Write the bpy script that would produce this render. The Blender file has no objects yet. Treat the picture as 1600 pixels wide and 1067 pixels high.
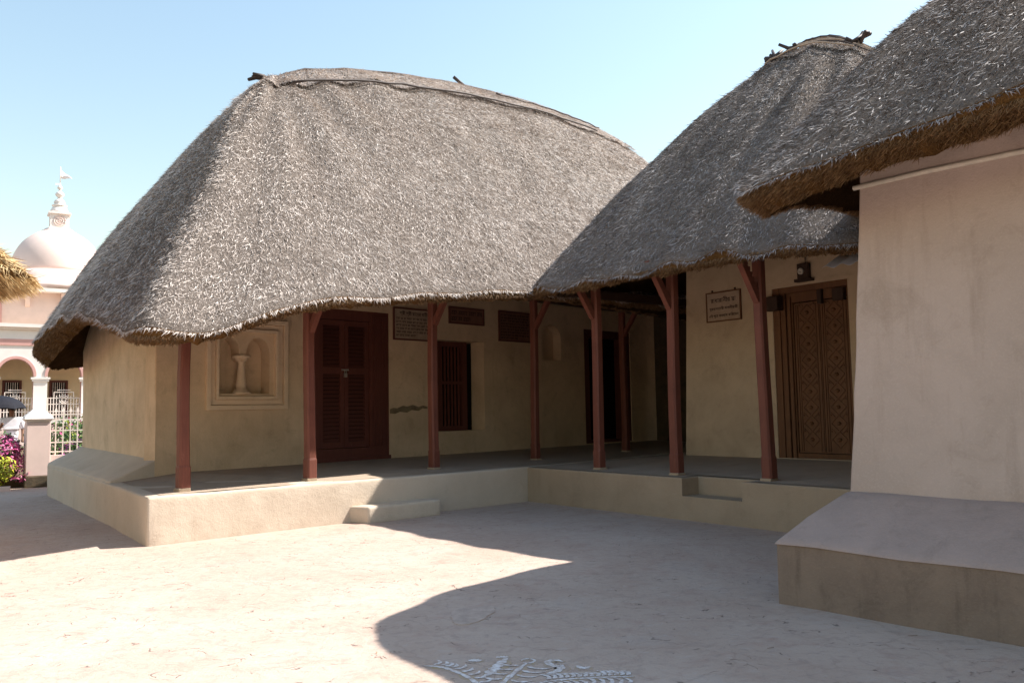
import bpy, bmesh, math, random
import numpy as np
from mathutils import Vector, Matrix, noise as mnoise
from mathutils.geometry import tessellate_polygon

random.seed(7)
S = bpy.context.scene
COL = S.collection

# ------------------------------------------------------------------ camera
cd = bpy.data.cameras.new('camera')
cam = bpy.data.objects.new('camera', cd)
COL.objects.link(cam)
cd.sensor_width = 36.0
cd.lens = 29.25
cd.clip_start = 0.05
cd.clip_end = 3000
CAM = np.array([0.0, 0.0, 1.6])
cam.matrix_world = (Matrix.Translation(CAM) @ Matrix.Rotation(math.radians(94.68), 4, 'X')
                    @ Matrix.Rotation(math.radians(-1.03), 4, 'Z'))
S.camera = cam

# ------------------------------------------------------------------ light
SUN_EL = math.radians(48)
SUN_AZ = math.radians(75)          # clockwise from +Y: the sun stands to the right, a little ahead
W = bpy.data.worlds.new('World')
S.world = W
W.use_nodes = True
nt = W.node_tree
sky = nt.nodes.new('ShaderNodeTexSky')
sky.sky_type = 'NISHITA'
sky.sun_disc = False
sky.sun_elevation = SUN_EL
sky.sun_rotation = SUN_AZ
sky.altitude = 0
sky.air_density = 1.9
sky.dust_density = 0.8
sky.ozone_density = 0.9
nt.links.new(sky.outputs[0], nt.nodes['Background'].inputs[0])
nt.nodes['Background'].inputs[1].default_value = 0.105
sd = bpy.data.lights.new('sun', 'SUN')
sd.energy = 5.0
sd.angle = math.radians(0.5)
sd.color = (1.0, 0.955, 0.89)
sun = bpy.data.objects.new('sun', sd)
COL.objects.link(sun)
sdir = Vector((math.sin(SUN_AZ) * math.cos(SUN_EL), math.cos(SUN_AZ) * math.cos(SUN_EL), math.sin(SUN_EL)))
sun.rotation_euler = sdir.to_track_quat('Z', 'Y').to_euler()
sun.location = (20, 6, 25)
S.view_settings.view_transform = 'Standard'
S.view_settings.look = 'None'
S.view_settings.gamma = 1
S.view_settings.use_curve_mapping = False
S.view_settings.exposure = 1.05

# ------------------------------------------------------------------ node materials
def new_mat(name):
    m = bpy.data.materials.new(name)
    m.use_nodes = True
    t = m.node_tree
    return m, t, t.nodes['Principled BSDF']

def N(t, typ, **kw):
    n = t.nodes.new(typ)
    for k, v in kw.items():
        if k.startswith('_'):
            setattr(n, k[1:], v)
        else:
            n.inputs[k.replace('__', ' ')].default_value = v
    return n

def ramp(t, stops, fac):
    r = t.nodes.new('ShaderNodeValToRGB')
    e = r.color_ramp.elements
    while len(e) < len(stops):
        e.new(0.5)
    for k, (p, c) in enumerate(stops):
        e[k].position = p
        e[k].color = (*c, 1)
    t.links.new(fac, r.inputs[0])
    return r.outputs[0]

def coords(t, scale=(1, 1, 1), kind='Object'):
    tc = t.nodes.new('ShaderNodeTexCoord')
    mp = t.nodes.new('ShaderNodeMapping')
    mp.inputs['Scale'].default_value = scale
    t.links.new(tc.outputs[kind], mp.inputs[0])
    return mp.outputs[0]

def noise(t, vec, scale, detail=6, rough=0.6, dist=0.0):
    n = N(t, 'ShaderNodeTexNoise', Scale=scale, Detail=detail, Roughness=rough, Distortion=dist)
    t.links.new(vec, n.inputs['Vector'])
    return n.outputs['Fac']

def mix(t, a, b, fac, mode='MIX'):
    m = t.nodes.new('ShaderNodeMix')
    m.data_type = 'RGBA'
    m.blend_type = mode
    for sock, v in ((m.inputs['Factor'], fac), (m.inputs['A'], a), (m.inputs['B'], b)):
        pass
    def put(idx, v):
        s = m.inputs[idx]
        if isinstance(v, (int, float)):
            s.default_value = v
        elif isinstance(v, tuple):
            s.default_value = (*v, 1)
        else:
            t.links.new(v, s)
    put(0, fac); put(6, a); put(7, b)
    return m.outputs[2]

def mrange(t, v, a, b, c=0.0, d=1.0):
    n = t.nodes.new('ShaderNodeMapRange')
    for k, x in enumerate((a, b, c, d)):
        n.inputs[k + 1].default_value = x
    t.links.new(v, n.inputs[0])
    return n.outputs[0]

def mathn(t, op, a, b):
    n = t.nodes.new('ShaderNodeMath')
    n.operation = op
    for k, v in enumerate((a, b)):
        if isinstance(v, (int, float)):
            n.inputs[k].default_value = v
        else:
            t.links.new(v, n.inputs[k])
    return n.outputs[0]

def bump(t, p, h, strength, dist=0.02):
    b = N(t, 'ShaderNodeBump', Strength=strength, Distance=dist)
    t.links.new(h, b.inputs['Height'])
    t.links.new(b.outputs[0], p.inputs['Normal'])

def plaster(name, c1, c2, c3, scale=1.0, streak=0.35):
    m, t, p = new_mat(name)
    v = coords(t)
    n1 = noise(t, v, 1.3 * scale, 8, 0.65, 0.4)
    n2 = noise(t, v, 7 * scale, 8, 0.7)
    vs = coords(t, (3.2, 3.2, 0.35))
    n3 = noise(t, vs, 1.6 * scale, 6, 0.65)
    n4 = noise(t, v, 60, 4, 0.6)
    a = mix(t, c1, c2, mrange(t, n1, 0.38, 0.66))
    a = mix(t, a, c3, mrange(t, n3, 0.55, 0.8, 0, streak))
    n5 = noise(t, v, 2.6 * scale, 9, 0.72, 0.8)
    a = mix(t, a, c3, mrange(t, n5, 0.56, 0.74, 0, 0.5))
    a = mix(t, a, c3, mrange(t, n2, 0.60, 0.78, 0, 0.45))
    a = mix(t, a, (c1[0] * 1.15, c1[1] * 1.14, c1[2] * 1.12), mrange(t, n4, 0.5, 0.8, 0, 0.5))
    t.links.new(a, p.inputs['Base Color'])
    p.inputs['Roughness'].default_value = 0.95
    p.inputs['Specular IOR Level'].default_value = 0.1
    h = mathn(t, 'ADD', mathn(t, 'MULTIPLY', n2, 1.2), mathn(t, 'MULTIPLY', n4, 0.35))
    bump(t, p, h, 0.35, 0.03)
    return m

def wood(name, c1, c2, axis='z', scale=1.0, rough=0.6, spec=0.3):
    m, t, p = new_mat(name)
    sc = {'z': (9, 9, 0.7), 'x': (0.7, 9, 9), 'y': (9, 0.7, 9)}[axis]
    v = coords(t, sc)
    n1 = noise(t, v, 2.2 * scale, 8, 0.7, 0.6)
    n2 = noise(t, coords(t), 2.0, 5)
    n3 = noise(t, coords(t, (1, 1, 0.45)), 13, 7, 0.78)
    a = mix(t, c1, c2, mrange(t, n1, 0.35, 0.7))
    a = mix(t, a, tuple(x * 0.55 for x in c1), mrange(t, n2, 0.5, 0.75, 0, 0.6))
    a = mix(t, a, (c1[0] * 1.3 + .05, c1[1] * 1.3 + .045, c1[2] * 1.3 + .04), mrange(t, n3, 0.60, 0.72, 0, 0.6))
    t.links.new(a, p.inputs['Base Color'])
    p.inputs['Roughness'].default_value = rough
    p.inputs['Specular IOR Level'].default_value = spec
    bump(t, p, n1, 0.3, 0.01)
    return m

def straw_mat(name, stops, rough=0.7, spec=0.25):
    m, t, p = new_mat(name)
    at = t.nodes.new('ShaderNodeAttribute')
    at.attribute_name = 'tone'
    c = ramp(t, stops, at.outputs['Fac'])
    t.links.new(c, p.inputs['Base Color'])
    p.inputs['Roughness'].default_value = rough
    p.inputs['Specular IOR Level'].default_value = spec
    return m

def thatch_core(name, c1, c2, scale=1.0):
    m, t, p = new_mat(name)
    n1 = noise(t, coords(t), 30 * scale, 6, 0.7)
    n2 = noise(t, coords(t), 3, 5)
    a = mix(t, c1, c2, mrange(t, n1, 0.35, 0.7))
    a = mix(t, a, tuple(x * 0.7 for x in c1), mrange(t, n2, 0.45, 0.7, 0, 0.6))
    t.links.new(a, p.inputs['Base Color'])
    p.inputs['Roughness'].default_value = 1
    p.inputs['Specular IOR Level'].default_value = 0
    bump(t, p, n1, 1.0, 0.05)
    return m

def plain(name, c, rough=0.7, spec=0.3, var=0.18, metal=0.0, sc=9):
    m, t, p = new_mat(name)
    n1 = noise(t, coords(t), sc, 6, 0.65)
    a = mix(t, tuple(x * (1 - var) for x in c), tuple(min(1, x * (1 + var * 0.6)) for x in c), mrange(t, n1, 0.3, 0.7))
    t.links.new(a, p.inputs['Base Color'])
    p.inputs['Roughness'].default_value = rough
    p.inputs['Specular IOR Level'].default_value = spec
    p.inputs['Metallic'].default_value = metal
    bump(t, p, n1, 0.12, 0.01)
    return m

def leaf_mat(name, stops):
    m = straw_mat(name, stops, 0.55, 0.3)
    return m

def ground_mat():
    m, t, p = new_mat('cement_courtyard')
    v = coords(t)
    n1 = noise(t, v, 0.55, 8, 0.62, 0.5)
    n2 = noise(t, v, 3.2, 9, 0.68, 0.3)
    n3 = noise(t, v, 34, 6, 0.7)
    a = mix(t, (0.445, 0.328, 0.262), (0.505, 0.395, 0.328), mrange(t, n1, 0.35, 0.65))
    n4 = noise(t, coords(t, (1.0, 1.35, 1)), 8.5, 7, 0.72, 0.8)
    a = mix(t, a, (0.40, 0.265, 0.21), mrange(t, n2, 0.52, 0.72, 0, 0.75))
    a = mix(t, a, (0.285, 0.215, 0.19), mrange(t, n4, 0.52, 0.74, 0, 0.62))
    a = mix(t, a, (0.50, 0.42, 0.385), mrange(t, n4, 0.44, 0.28, 0, 0.55))
    a = mix(t, a, (0.27, 0.245, 0.235), mrange(t, n3, 0.56, 0.78, 0, 0.5))
    # scaled-off skin of lime wash: pale flakes with their own outlines
    vo = N(t, 'ShaderNodeTexVoronoi', Scale=1.5)
    vo.feature = 'F1'
    wob = t.nodes.new('ShaderNodeVectorMath'); wob.operation = 'ADD'
    nz = N(t, 'ShaderNodeTexNoise', Scale=2.6, Detail=5.0)
    t.links.new(v, nz.inputs['Vector'])
    sc = t.nodes.new('ShaderNodeVectorMath'); sc.operation = 'SCALE'; sc.inputs['Scale'].default_value = 0.55
    t.links.new(nz.outputs['Color'], sc.inputs[0])
    t.links.new(v, wob.inputs[0]); t.links.new(sc.outputs[0], wob.inputs[1])
    t.links.new(wob.outputs[0], vo.inputs['Vector'])
    sep = t.nodes.new('ShaderNodeSeparateColor')
    t.links.new(vo.outputs['Color'], sep.inputs[0])
    flake = mathn(t, 'MULTIPLY', mrange(t, sep.outputs[0], 0.76, 0.78), mrange(t, vo.outputs['Distance'], 0.36, 0.345))
    a = mix(t, a, (0.45, 0.40, 0.375), mathn(t, 'MULTIPLY', flake, 0.12))
    # hairline cracks, broken up
    ve = N(t, 'ShaderNodeTexVoronoi', Scale=1.15)
    ve.feature = 'DISTANCE_TO_EDGE'
    t.links.new(wob.outputs[0], ve.inputs['Vector'])
    nm = noise(t, v, 2.4, 4, 0.6)
    c1 = mathn(t, 'MULTIPLY', mrange(t, ve.outputs['Distance'], 0.008, 0.002), mrange(t, nm, 0.60, 0.66))
    ve2 = N(t, 'ShaderNodeTexVoronoi', Scale=3.4)
    ve2.feature = 'DISTANCE_TO_EDGE'
    wob2 = t.nodes.new('ShaderNodeVectorMath'); wob2.operation = 'ADD'
    t.links.new(wob.outputs[0], wob2.inputs[0]); wob2.inputs[1].default_value = (7.3, 2.1, 0)
    t.links.new(wob2.outputs[0], ve2.inputs['Vector'])
    nm2 = noise(t, coords(t, (1.0, 2.2, 1)), 2.9, 4, 0.6)
    c2 = mathn(t, 'MULTIPLY', mrange(t, ve2.outputs['Distance'], 0.022, 0.006), mrange(t, nm2, 0.575, 0.63))
    cr = mathn(t, 'MAXIMUM', c1, c2)
    ve3 = N(t, 'ShaderNodeTexVoronoi', Scale=1.9)
    ve3.feature = 'DISTANCE_TO_EDGE'
    wob3 = t.nodes.new('ShaderNodeVectorMath'); wob3.operation = 'ADD'
    t.links.new(wob.outputs[0], wob3.inputs[0]); wob3.inputs[1].default_value = (31.7, 12.4, 0)
    t.links.new(wob3.outputs[0], ve3.inputs['Vector'])
    joint = mathn(t, 'MULTIPLY', mrange(t, ve3.outputs['Distance'], 0.030, 0.008), mrange(t, nm, 0.40, 0.55))
    a = mix(t, a, (0.20, 0.14, 0.115), mathn(t, 'MULTIPLY', joint, 0.17))
    a = mix(t, a, (0.07, 0.05, 0.042), mathn(t, 'MULTIPLY', cr, 0.62))
    t.links.new(a, p.inputs['Base Color'])
    p.inputs['Roughness'].default_value = 0.9
    p.inputs['Specular IOR Level'].default_value = 0.15
    h = mathn(t, 'ADD', mathn(t, 'MULTIPLY', n2, 0.8), mathn(t, 'MULTIPLY', n3, 0.25))
    h = mathn(t, 'ADD', h, mathn(t, 'MULTIPLY', n4, 0.7))
    h = mathn(t, 'SUBTRACT', h, mathn(t, 'MULTIPLY', cr, 0.8))
    bump(t, p, h, 0.6, 0.03)
    return m

M = {}
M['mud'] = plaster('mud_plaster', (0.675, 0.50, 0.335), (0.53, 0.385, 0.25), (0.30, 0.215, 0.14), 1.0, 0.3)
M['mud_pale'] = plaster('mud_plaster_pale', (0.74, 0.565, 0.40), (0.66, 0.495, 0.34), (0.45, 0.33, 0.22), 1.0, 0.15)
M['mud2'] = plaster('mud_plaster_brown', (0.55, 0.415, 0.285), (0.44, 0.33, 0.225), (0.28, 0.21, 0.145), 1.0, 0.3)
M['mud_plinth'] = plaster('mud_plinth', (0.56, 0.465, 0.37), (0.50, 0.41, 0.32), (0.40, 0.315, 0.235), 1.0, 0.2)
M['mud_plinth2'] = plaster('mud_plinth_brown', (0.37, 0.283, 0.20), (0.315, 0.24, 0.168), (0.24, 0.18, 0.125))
M['pale_wall'] = plaster('pale_lime_plaster', (0.46, 0.37, 0.325), (0.405, 0.325, 0.28), (0.31, 0.24, 0.195), 1.0, 0.75)
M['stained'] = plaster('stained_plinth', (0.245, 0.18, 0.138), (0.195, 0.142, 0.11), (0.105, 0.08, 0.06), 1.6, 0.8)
M['slope'] = plaster('cement_slope', (0.385, 0.295, 0.265), (0.335, 0.26, 0.235), (0.22, 0.175, 0.155), 1.5, 0.25)
M['floor'] = plaster('dark_cement_floor', (0.42, 0.325, 0.245), (0.36, 0.275, 0.21), (0.26, 0.20, 0.15), 1.2, 0.15)
M['red'] = wood('red_oxide_paint', (0.175, 0.056, 0.036), (0.12, 0.040, 0.027))
M['reddark'] = wood('dark_red_paint', (0.135, 0.042, 0.030), (0.10, 0.031, 0.023))
M['maroon'] = wood('maroon_shutter_paint', (0.115, 0.038, 0.028), (0.085, 0.028, 0.021), 'x')
M['carved'] = wood('carved_teak', (0.175, 0.079, 0.034), (0.12, 0.052, 0.024))
M['darkwood'] = wood('dark_wood', (0.055, 0.028, 0.018), (0.035, 0.018, 0.012))
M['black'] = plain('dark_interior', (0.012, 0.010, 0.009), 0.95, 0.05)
M['white'] = plain('white_limewash', (0.78, 0.71, 0.665), 0.8, 0.2, 0.06, sc=2)
M['pink'] = plain('pink_limewash', (0.60, 0.34, 0.305), 0.8, 0.2, 0.08, sc=2)
M['dome'] = plain('peach_limewash', (0.73, 0.575, 0.515), 0.8, 0.2, 0.08, sc=0.7)
M['palepink'] = plain('pale_pink_limewash', (0.73, 0.56, 0.50), 0.8, 0.2, 0.08, sc=2)
M['cream'] = plain('cream_limewash', (0.74, 0.60, 0.40), 0.8, 0.2, 0.08, sc=2)
M['whitemetal'] = plain('white_gloss_metal', (0.76, 0.66, 0.59), 0.4, 0.5, 0.05)
M['palepaint'] = plain('pale_paint', (0.62, 0.56, 0.47), 0.6, 0.3)
M['tin'] = plain('galvanised_tin', (0.74, 0.78, 0.84), 0.5, 0.5, 0.1, 0.15)
M['steel'] = plain('padlock_steel', (0.55, 0.55, 0.55), 0.3, 0.5, 0.1, 0.9)
M['board'] = plain('sign_cream', (0.42, 0.31, 0.22), 0.7, 0.3)
M['boardred'] = plain('sign_brown', (0.20, 0.095, 0.065), 0.7, 0.3)
M['ink'] = plain('sign_ink', (0.030, 0.012, 0.010), 0.7, 0.2)
M['moss'] = plaster('mossy_footing', (0.12, 0.09, 0.06), (0.08, 0.065, 0.045), (0.05, 0.045, 0.03), 3)  # dark brown for footings; on the passage end wall it paints in shade
M['worn'] = plaster('smoke_worn_plaster', (0.17, 0.125, 0.08), (0.24, 0.18, 0.11), (0.35, 0.265, 0.16), 5, 0.9)
M['ground'] = ground_mat()
M['soil'] = plain('garden_soil', (0.16, 0.11, 0.07), 0.95, 0.05, 0.4, sc=4)
def worn_paint(name, c, thr, sc):
    m, t, p = new_mat(name)
    v = coords(t)
    n1 = noise(t, v, sc, 8, 0.75)
    n2 = noise(t, v, 3.2, 8, 0.65)
    under = mix(t, (0.43, 0.33, 0.275), (0.38, 0.27, 0.22), mrange(t, n2, 0.45, 0.75))
    a = mix(t, under, c, mrange(t, n1, thr, thr + 0.22))
    t.links.new(a, p.inputs['Base Color'])
    p.inputs['Roughness'].default_value = 0.95
    p.inputs['Specular IOR Level'].default_value = 0.05
    return m
M['chalk'] = worn_paint('rice_paste_white', (0.74, 0.70, 0.69), 0.38, 22)
M['ochre'] = worn_paint('ochre_wash', (0.47, 0.34, 0.17), 0.45, 14)
M['straw'] = straw_mat('weathered_straw', [(0.0, (0.20, 0.158, 0.132)), (0.3, (0.50, 0.425, 0.375)), (0.65, (0.64, 0.56, 0.505)), (1.0, (0.70, 0.63, 0.575))])
M['oldstraw'] = straw_mat('older_grey_straw', [(0.0, (0.06, 0.050, 0.048)), (0.28, (0.17, 0.148, 0.142)), (0.6, (0.34, 0.30, 0.285)), (1.0, (0.56, 0.515, 0.49))])  # straw colour darkened to stand in for shade on two roofs
M['brownstraw'] = straw_mat('cut_straw_ends', [(0.0, (0.085, 0.045, 0.022)), (0.5, (0.20, 0.115, 0.054)), (1.0, (0.33, 0.205, 0.11))])
M['goldstraw'] = straw_mat('fresh_golden_straw', [(0.0, (0.22, 0.12, 0.05)), (0.5, (0.55, 0.37, 0.17)), (1.0, (0.76, 0.58, 0.33))])
M['core'] = thatch_core('thatch_bed', (0.16, 0.13, 0.11), (0.27, 0.225, 0.195))
M['corebrown'] = thatch_core('thatch_edge_bed', (0.135, 0.070, 0.028), (0.25, 0.135, 0.052), 2)
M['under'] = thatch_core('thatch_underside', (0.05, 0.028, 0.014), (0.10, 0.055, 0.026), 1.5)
M['bamboo'] = wood('weathered_bamboo', (0.06, 0.042, 0.036), (0.035, 0.025, 0.022), 'x')
M['palebamboo'] = wood('pale_split_bamboo', (0.40, 0.30, 0.22), (0.30, 0.22, 0.165), 'x')
M['skin'] = plain('skin', (0.22, 0.115, 0.07), 0.6, 0.3, 0.06)
M['hair'] = plain('hair', (0.015, 0.012, 0.011), 0.5, 0.4)
M['shirt'] = plain('white_cotton', (0.80, 0.78, 0.80), 0.9, 0.1, 0.06)
M['trouser'] = plain('charcoal_cloth', (0.075, 0.065, 0.075), 0.9, 0.1, 0.15)
M['umbrella'] = plain('black_umbrella_cloth', (0.016, 0.016, 0.022), 0.75, 0.15, 0.1)
M['leaf'] = leaf_mat('green_leaves', [(0, (0.035, 0.075, 0.022)), (0.6, (0.085, 0.16, 0.042)), (1, (0.17, 0.25, 0.075))])
M['lime'] = leaf_mat('yellow_green_leaves', [(0, (0.17, 0.20, 0.015)), (0.6, (0.40, 0.43, 0.03)), (1, (0.60, 0.57, 0.06))])
M['magenta'] = leaf_mat('magenta_petals', [(0, (0.32, 0.03, 0.13)), (0.6, (0.58, 0.09, 0.26)), (1, (0.72, 0.28, 0.45))])
M['redleaf'] = leaf_mat('red_leaves', [(0, (0.20, 0.03, 0.02)), (0.6, (0.42, 0.08, 0.06)), (1, (0.55, 0.20, 0.13))])
M['whitepetal'] = leaf_mat('white_petals', [(0, (0.6, 0.55, 0.55)), (1, (0.8, 0.76, 0.76))])
M['purple'] = leaf_mat('purple_petals', [(0, (0.16, 0.03, 0.15)), (1, (0.34, 0.09, 0.32))])

# ------------------------------------------------------------------ object helpers
def empty(name, label=None, cat=None, loc=(0, 0, 0), rz=0.0, group=None):
    o = bpy.data.objects.new(name, None)
    COL.objects.link(o)
    o.empty_display_size = 0.2
    o.location = loc
    o.rotation_euler = (0, 0, math.radians(rz))
    tag(o, label, cat, group)
    return o

def tag(o, label=None, cat=None, group=None, kind=None):
    for k, v in (('label', label), ('category', cat), ('group', group), ('kind', kind)):
        if v:
            o[k] = v
    return o

def link(name, me, parent=None, kind=None):
    o = bpy.data.objects.new(name, me)
    COL.objects.link(o)
    if parent is not None:
        o.parent = parent
    if kind:
        o['kind'] = kind
    return o

class MB:
    """collects simple solids into one mesh"""
    def __init__(s):
        s.v = []; s.f = []; s.sm = []; s.mi = []
        s.cur = 0
    def add(s, vs, fs, smooth=False):
        b = len(s.v)
        s.v += [tuple(x) for x in vs]
        s.f += [tuple(i + b for i in f) for f in fs]
        s.sm += [smooth] * len(fs)
        s.mi += [s.cur] * len(fs)
        return s
    def box(s, a, b):
        x0, y0, z0 = a; x1, y1, z1 = b
        return s.hexa([(x0, y0, z0), (x1, y0, z0), (x1, y1, z0), (x0, y1, z0), (x0, y0, z1), (x1, y0, z1), (x1, y1, z1), (x0, y1, z1)])
    def hexa(s, p):
        return s.add(p, [(3, 2, 1, 0), (4, 5, 6, 7), (0, 1, 5, 4), (1, 2, 6, 5), (2, 3, 7, 6), (3, 0, 4, 7)])
    def bar(s, a, b, w, h=None, up=(0, 0, 1), w2=None, h2=None):
        """rectangular bar from a to b"""
        h = w if h is None else h
        w2 = w if w2 is None else w2
        h2 = h if h2 is None else h2
        a = Vector(a); b = Vector(b)
        d = (b - a).normalized()
        u = Vector(up)
        if abs(d.dot(u)) > 0.98:
            u = Vector((0, 1, 0))
        r = d.cross(u).normalized()
        u = r.cross(d)
        p = []
        for q, ww, hh in ((a, w, h), (b, w2, h2)):
            p += [q - r * ww / 2 - u * hh / 2, q + r * ww / 2 - u * hh / 2, q + r * ww / 2 + u * hh / 2, q - r * ww / 2 + u * hh / 2]
        return s.hexa(p)
    def tube(s, pts, r, n=6, taper=1.0):
        pts = [Vector(p) for p in pts]
        vs = []; fs = []
        for k, p in enumerate(pts):
            d = (pts[min(k + 1, len(pts) - 1)] - pts[max(k - 1, 0)]).normalized()
            u = Vector((0, 0, 1)) if abs(d.z) < 0.95 else Vector((1, 0, 0))
            a = d.cross(u).normalized(); b = a.cross(d)
            rr = r * (1 + (taper - 1) * k / max(1, len(pts) - 1))
            for j in range(n):
                t = 2 * math.pi * j / n
                vs.append(p + a * math.cos(t) * rr + b * math.sin(t) * rr)
        for k in range(len(pts) - 1):
            for j in range(n):
                j2 = (j + 1) % n
                fs.append((k * n + j, k * n + j2, (k + 1) * n + j2, (k + 1) * n + j))
        fs.append(tuple(range(n - 1, -1, -1)))
        fs.append(tuple(range((len(pts) - 1) * n, len(pts) * n)))
        return s.add(vs, fs, True)
    def lathe(s, prof, c=(0, 0, 0), n=24, smooth=True):
        vs = []; fs = []
        for r, z in prof:
            for j in range(n):
                t = 2 * math.pi * j / n
                vs.append((c[0] + r * math.cos(t), c[1] + r * math.sin(t), c[2] + z))
        for k in range(len(prof) - 1):
            for j in range(n):
                j2 = (j + 1) % n
                fs.append((k * n + j, k * n + j2, (k + 1) * n + j2, (k + 1) * n + j))
        fs.append(tuple(range(n - 1, -1, -1)))
        fs.append(tuple(range((len(prof) - 1) * n, len(prof) * n)))
        return s.add(vs, fs, smooth)
    def prism(s, poly, z0, z1):
        n = len(poly)
        vs = [(x, y, z0) for x, y in poly] + [(x, y, z1 if not callable(z1) else z1(x, y)) for x, y in poly]
        fs = [tuple(range(n - 1, -1, -1)), tuple(range(n, 2 * n))] + [(i, (i + 1) % n, n + (i + 1) % n, n + i) for i in range(n)]
        return s.add(vs, fs)
    def plate(s, outer, holes, y0, y1):
        """plate in the xz plane between y0 (front) and y1 with holes"""
        loops = [outer] + holes
        tris = tessellate_polygon([[Vector((x, z, 0)) for x, z in lp] for lp in loops])
        flat = [p for lp in loops for p in lp]
        n = len(flat)
        vs = [(x, y0, z) for x, z in flat] + [(x, y1, z) for x, z in flat]
        fs = []
        for t in tris:
            a, b, c = [Vector((flat[i][0], flat[i][1])) for i in t]
            cr = (b - a).cross(c - a)
            if abs(cr) < 1e-10:
                continue
            t = t if cr > 0 else t[::-1]
            fs.append(tuple(t))
            fs.append(tuple(i + n for i in t[::-1]))
        b = 0
        for lp in loops:
            m = len(lp)
            area = sum(lp[i][0] * lp[(i + 1) % m][1] - lp[(i + 1) % m][0] * lp[i][1] for i in range(m))
            hole = b > 0
            for i in range(m):
                j = (i + 1) % m
                q = (b + i, b + j, n + b + j, n + b + i)
                flip = (area > 0) != hole
                fs.append(q[::-1] if flip else q)
            b += m
        return s.add(vs, fs)
    def obj(s, name, mats, parent=None, kind=None, bevel=0.0, top=False, rough=None):
        me = bpy.data.meshes.new(name)
        me.from_pydata(s.v, [], s.f)
        me.polygons.foreach_set('use_smooth', s.sm)
        me.polygons.foreach_set('material_index', s.mi)
        for m in (mats if isinstance(mats, (list, tuple)) else [mats]):
            me.materials.append(m)
        if bevel:
            bm = bmesh.new(); bm.from_mesh(me)
            bmesh.ops.remove_doubles(bm, verts=bm.verts, dist=1e-5)
            ed = [e for e in bm.edges if len(e.link_faces) == 2 and e.calc_face_angle(0) > 0.5]
            if top:
                zt = max(v.co.z for v in bm.verts) - 1e-4
                ed = [e for e in ed if min(e.verts[0].co.z, e.verts[1].co.z) > zt]
            bmesh.ops.bevel(bm, geom=ed, offset=bevel, segments=3, profile=0.5, affect='EDGES', clamp_overlap=True)
            for f in bm.faces:
                f.smooth = False
            bm.to_mesh(me); bm.free()
        if rough:
            bm = bmesh.new(); bm.from_mesh(me)
            bmesh.ops.remove_doubles(bm, verts=bm.verts, dist=1e-5)
            bmesh.ops.triangulate(bm, faces=bm.faces)
            for _ in range(9):
                ed = [e for e in bm.edges if e.calc_length() > rough[0]]
                if not ed or len(bm.faces) > 14000:
                    break
                bmesh.ops.subdivide_edges(bm, edges=ed, cuts=1)
                bmesh.ops.triangulate(bm, faces=[f for f in bm.faces if len(f.verts) > 3])
            bm.normal_update()
            for v in bm.verts:
                q = v.co
                k = mnoise.noise(q * 0.9) * 1.0 + mnoise.noise(q * 2.7) * 0.55 + mnoise.noise(q * 8.0) * 0.25
                v.co = q + v.normal * k * rough[1]
            for f in bm.faces:
                f.smooth = True
            bm.to_mesh(me); bm.free()
            me.set_sharp_from_angle(angle=0.75)
        me.update()
        return link(name, me, parent, kind)

def again(src, parent=None, loc=None, name=None):
    o = src.copy()
    COL.objects.link(o)
    if parent is not None:
        o.parent = parent
    if loc is not None:
        o.location = loc
    return o

def arch_pts(x0, x1, z0, zs, rise=None, n=14):
    r = (x1 - x0) / 2; c = (x0 + x1) / 2
    rise = r if rise is None else rise
    return [(x0, z0), (x1, z0)] + [(c + r * math.cos(math.pi * k / n), zs + rise * math.sin(math.pi * k / n)) for k in range(n + 1)]

def rect(x0, x1, z0, z1):
    return [(x0, z0), (x1, z0), (x1, z1), (x0, z1)]

def blade_mesh(name, V, F4, F3, tone, mat, parent, kind='stuff'):
    """numpy mesh of quads F4 and triangles F3 with a tone attribute per vertex"""
    me = bpy.data.meshes.new(name)
    me.vertices.add(len(V))
    me.vertices.foreach_set('co', V.astype(np.float32).ravel())
    lt = [np.full(len(F4), 4, np.int32)] if len(F4) else []
    li = [F4.ravel()] if len(F4) else []
    if len(F3):
        lt.append(np.full(len(F3), 3, np.int32)); li.append(F3.ravel())
    lt = np.concatenate(lt); li = np.concatenate(li).astype(np.int32)
    me.loops.add(len(li))
    me.loops.foreach_set('vertex_index', li)
    me.polygons.add(len(lt))
    st = np.zeros(len(lt), np.int32); st[1:] = np.cumsum(lt)[:-1]
    me.polygons.foreach_set('loop_start', st)
    me.polygons.foreach_set('loop_total', lt)
    at = me.attributes.new('tone', 'FLOAT', 'POINT')
    at.data.foreach_set('value', tone.astype(np.float32))
    me.materials.append(mat)
    me.update(calc_edges=True)
    return link(name, me, parent, kind)

# ------------------------------------------------------------------ thatched roofs
def nrm(a):
    return a / np.maximum(np.linalg.norm(a, axis=-1, keepdims=True), 1e-9)

def blades(P, D, Nn, L, Wd, lift, side, curl, rng):
    """5-vertex straws: root P, direction D, normal Nn (all unit)"""
    T = nrm(np.cross(Nn, D))
    d0 = nrm(D + Nn * lift[:, None] + T * side[:, None])
    roll = rng.normal(0, 0.5, len(P))
    w = nrm(np.cross(d0, Nn)); b = nrm(np.cross(w, d0))
    w = w * np.cos(roll)[:, None] + b * np.sin(roll)[:, None]
    mid = P + d0 * (L * 0.55)[:, None]
    d1 = nrm(d0 + Nn * curl[:, None] + T * rng.normal(0, 0.25, len(P))[:, None])
    tip = mid + d1 * (L * 0.45)[:, None]
    hw = (Wd / 2)[:, None]
    V = np.stack([P - w * hw, P + w * hw, mid - w * hw, mid + w * hw, tip], 1).reshape(-1, 3)
    base = (np.arange(len(P)) * 5)[:, None]
    return V, base + np.array([[0, 1, 3, 2]]), base + np.array([[2, 3, 4]])

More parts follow.
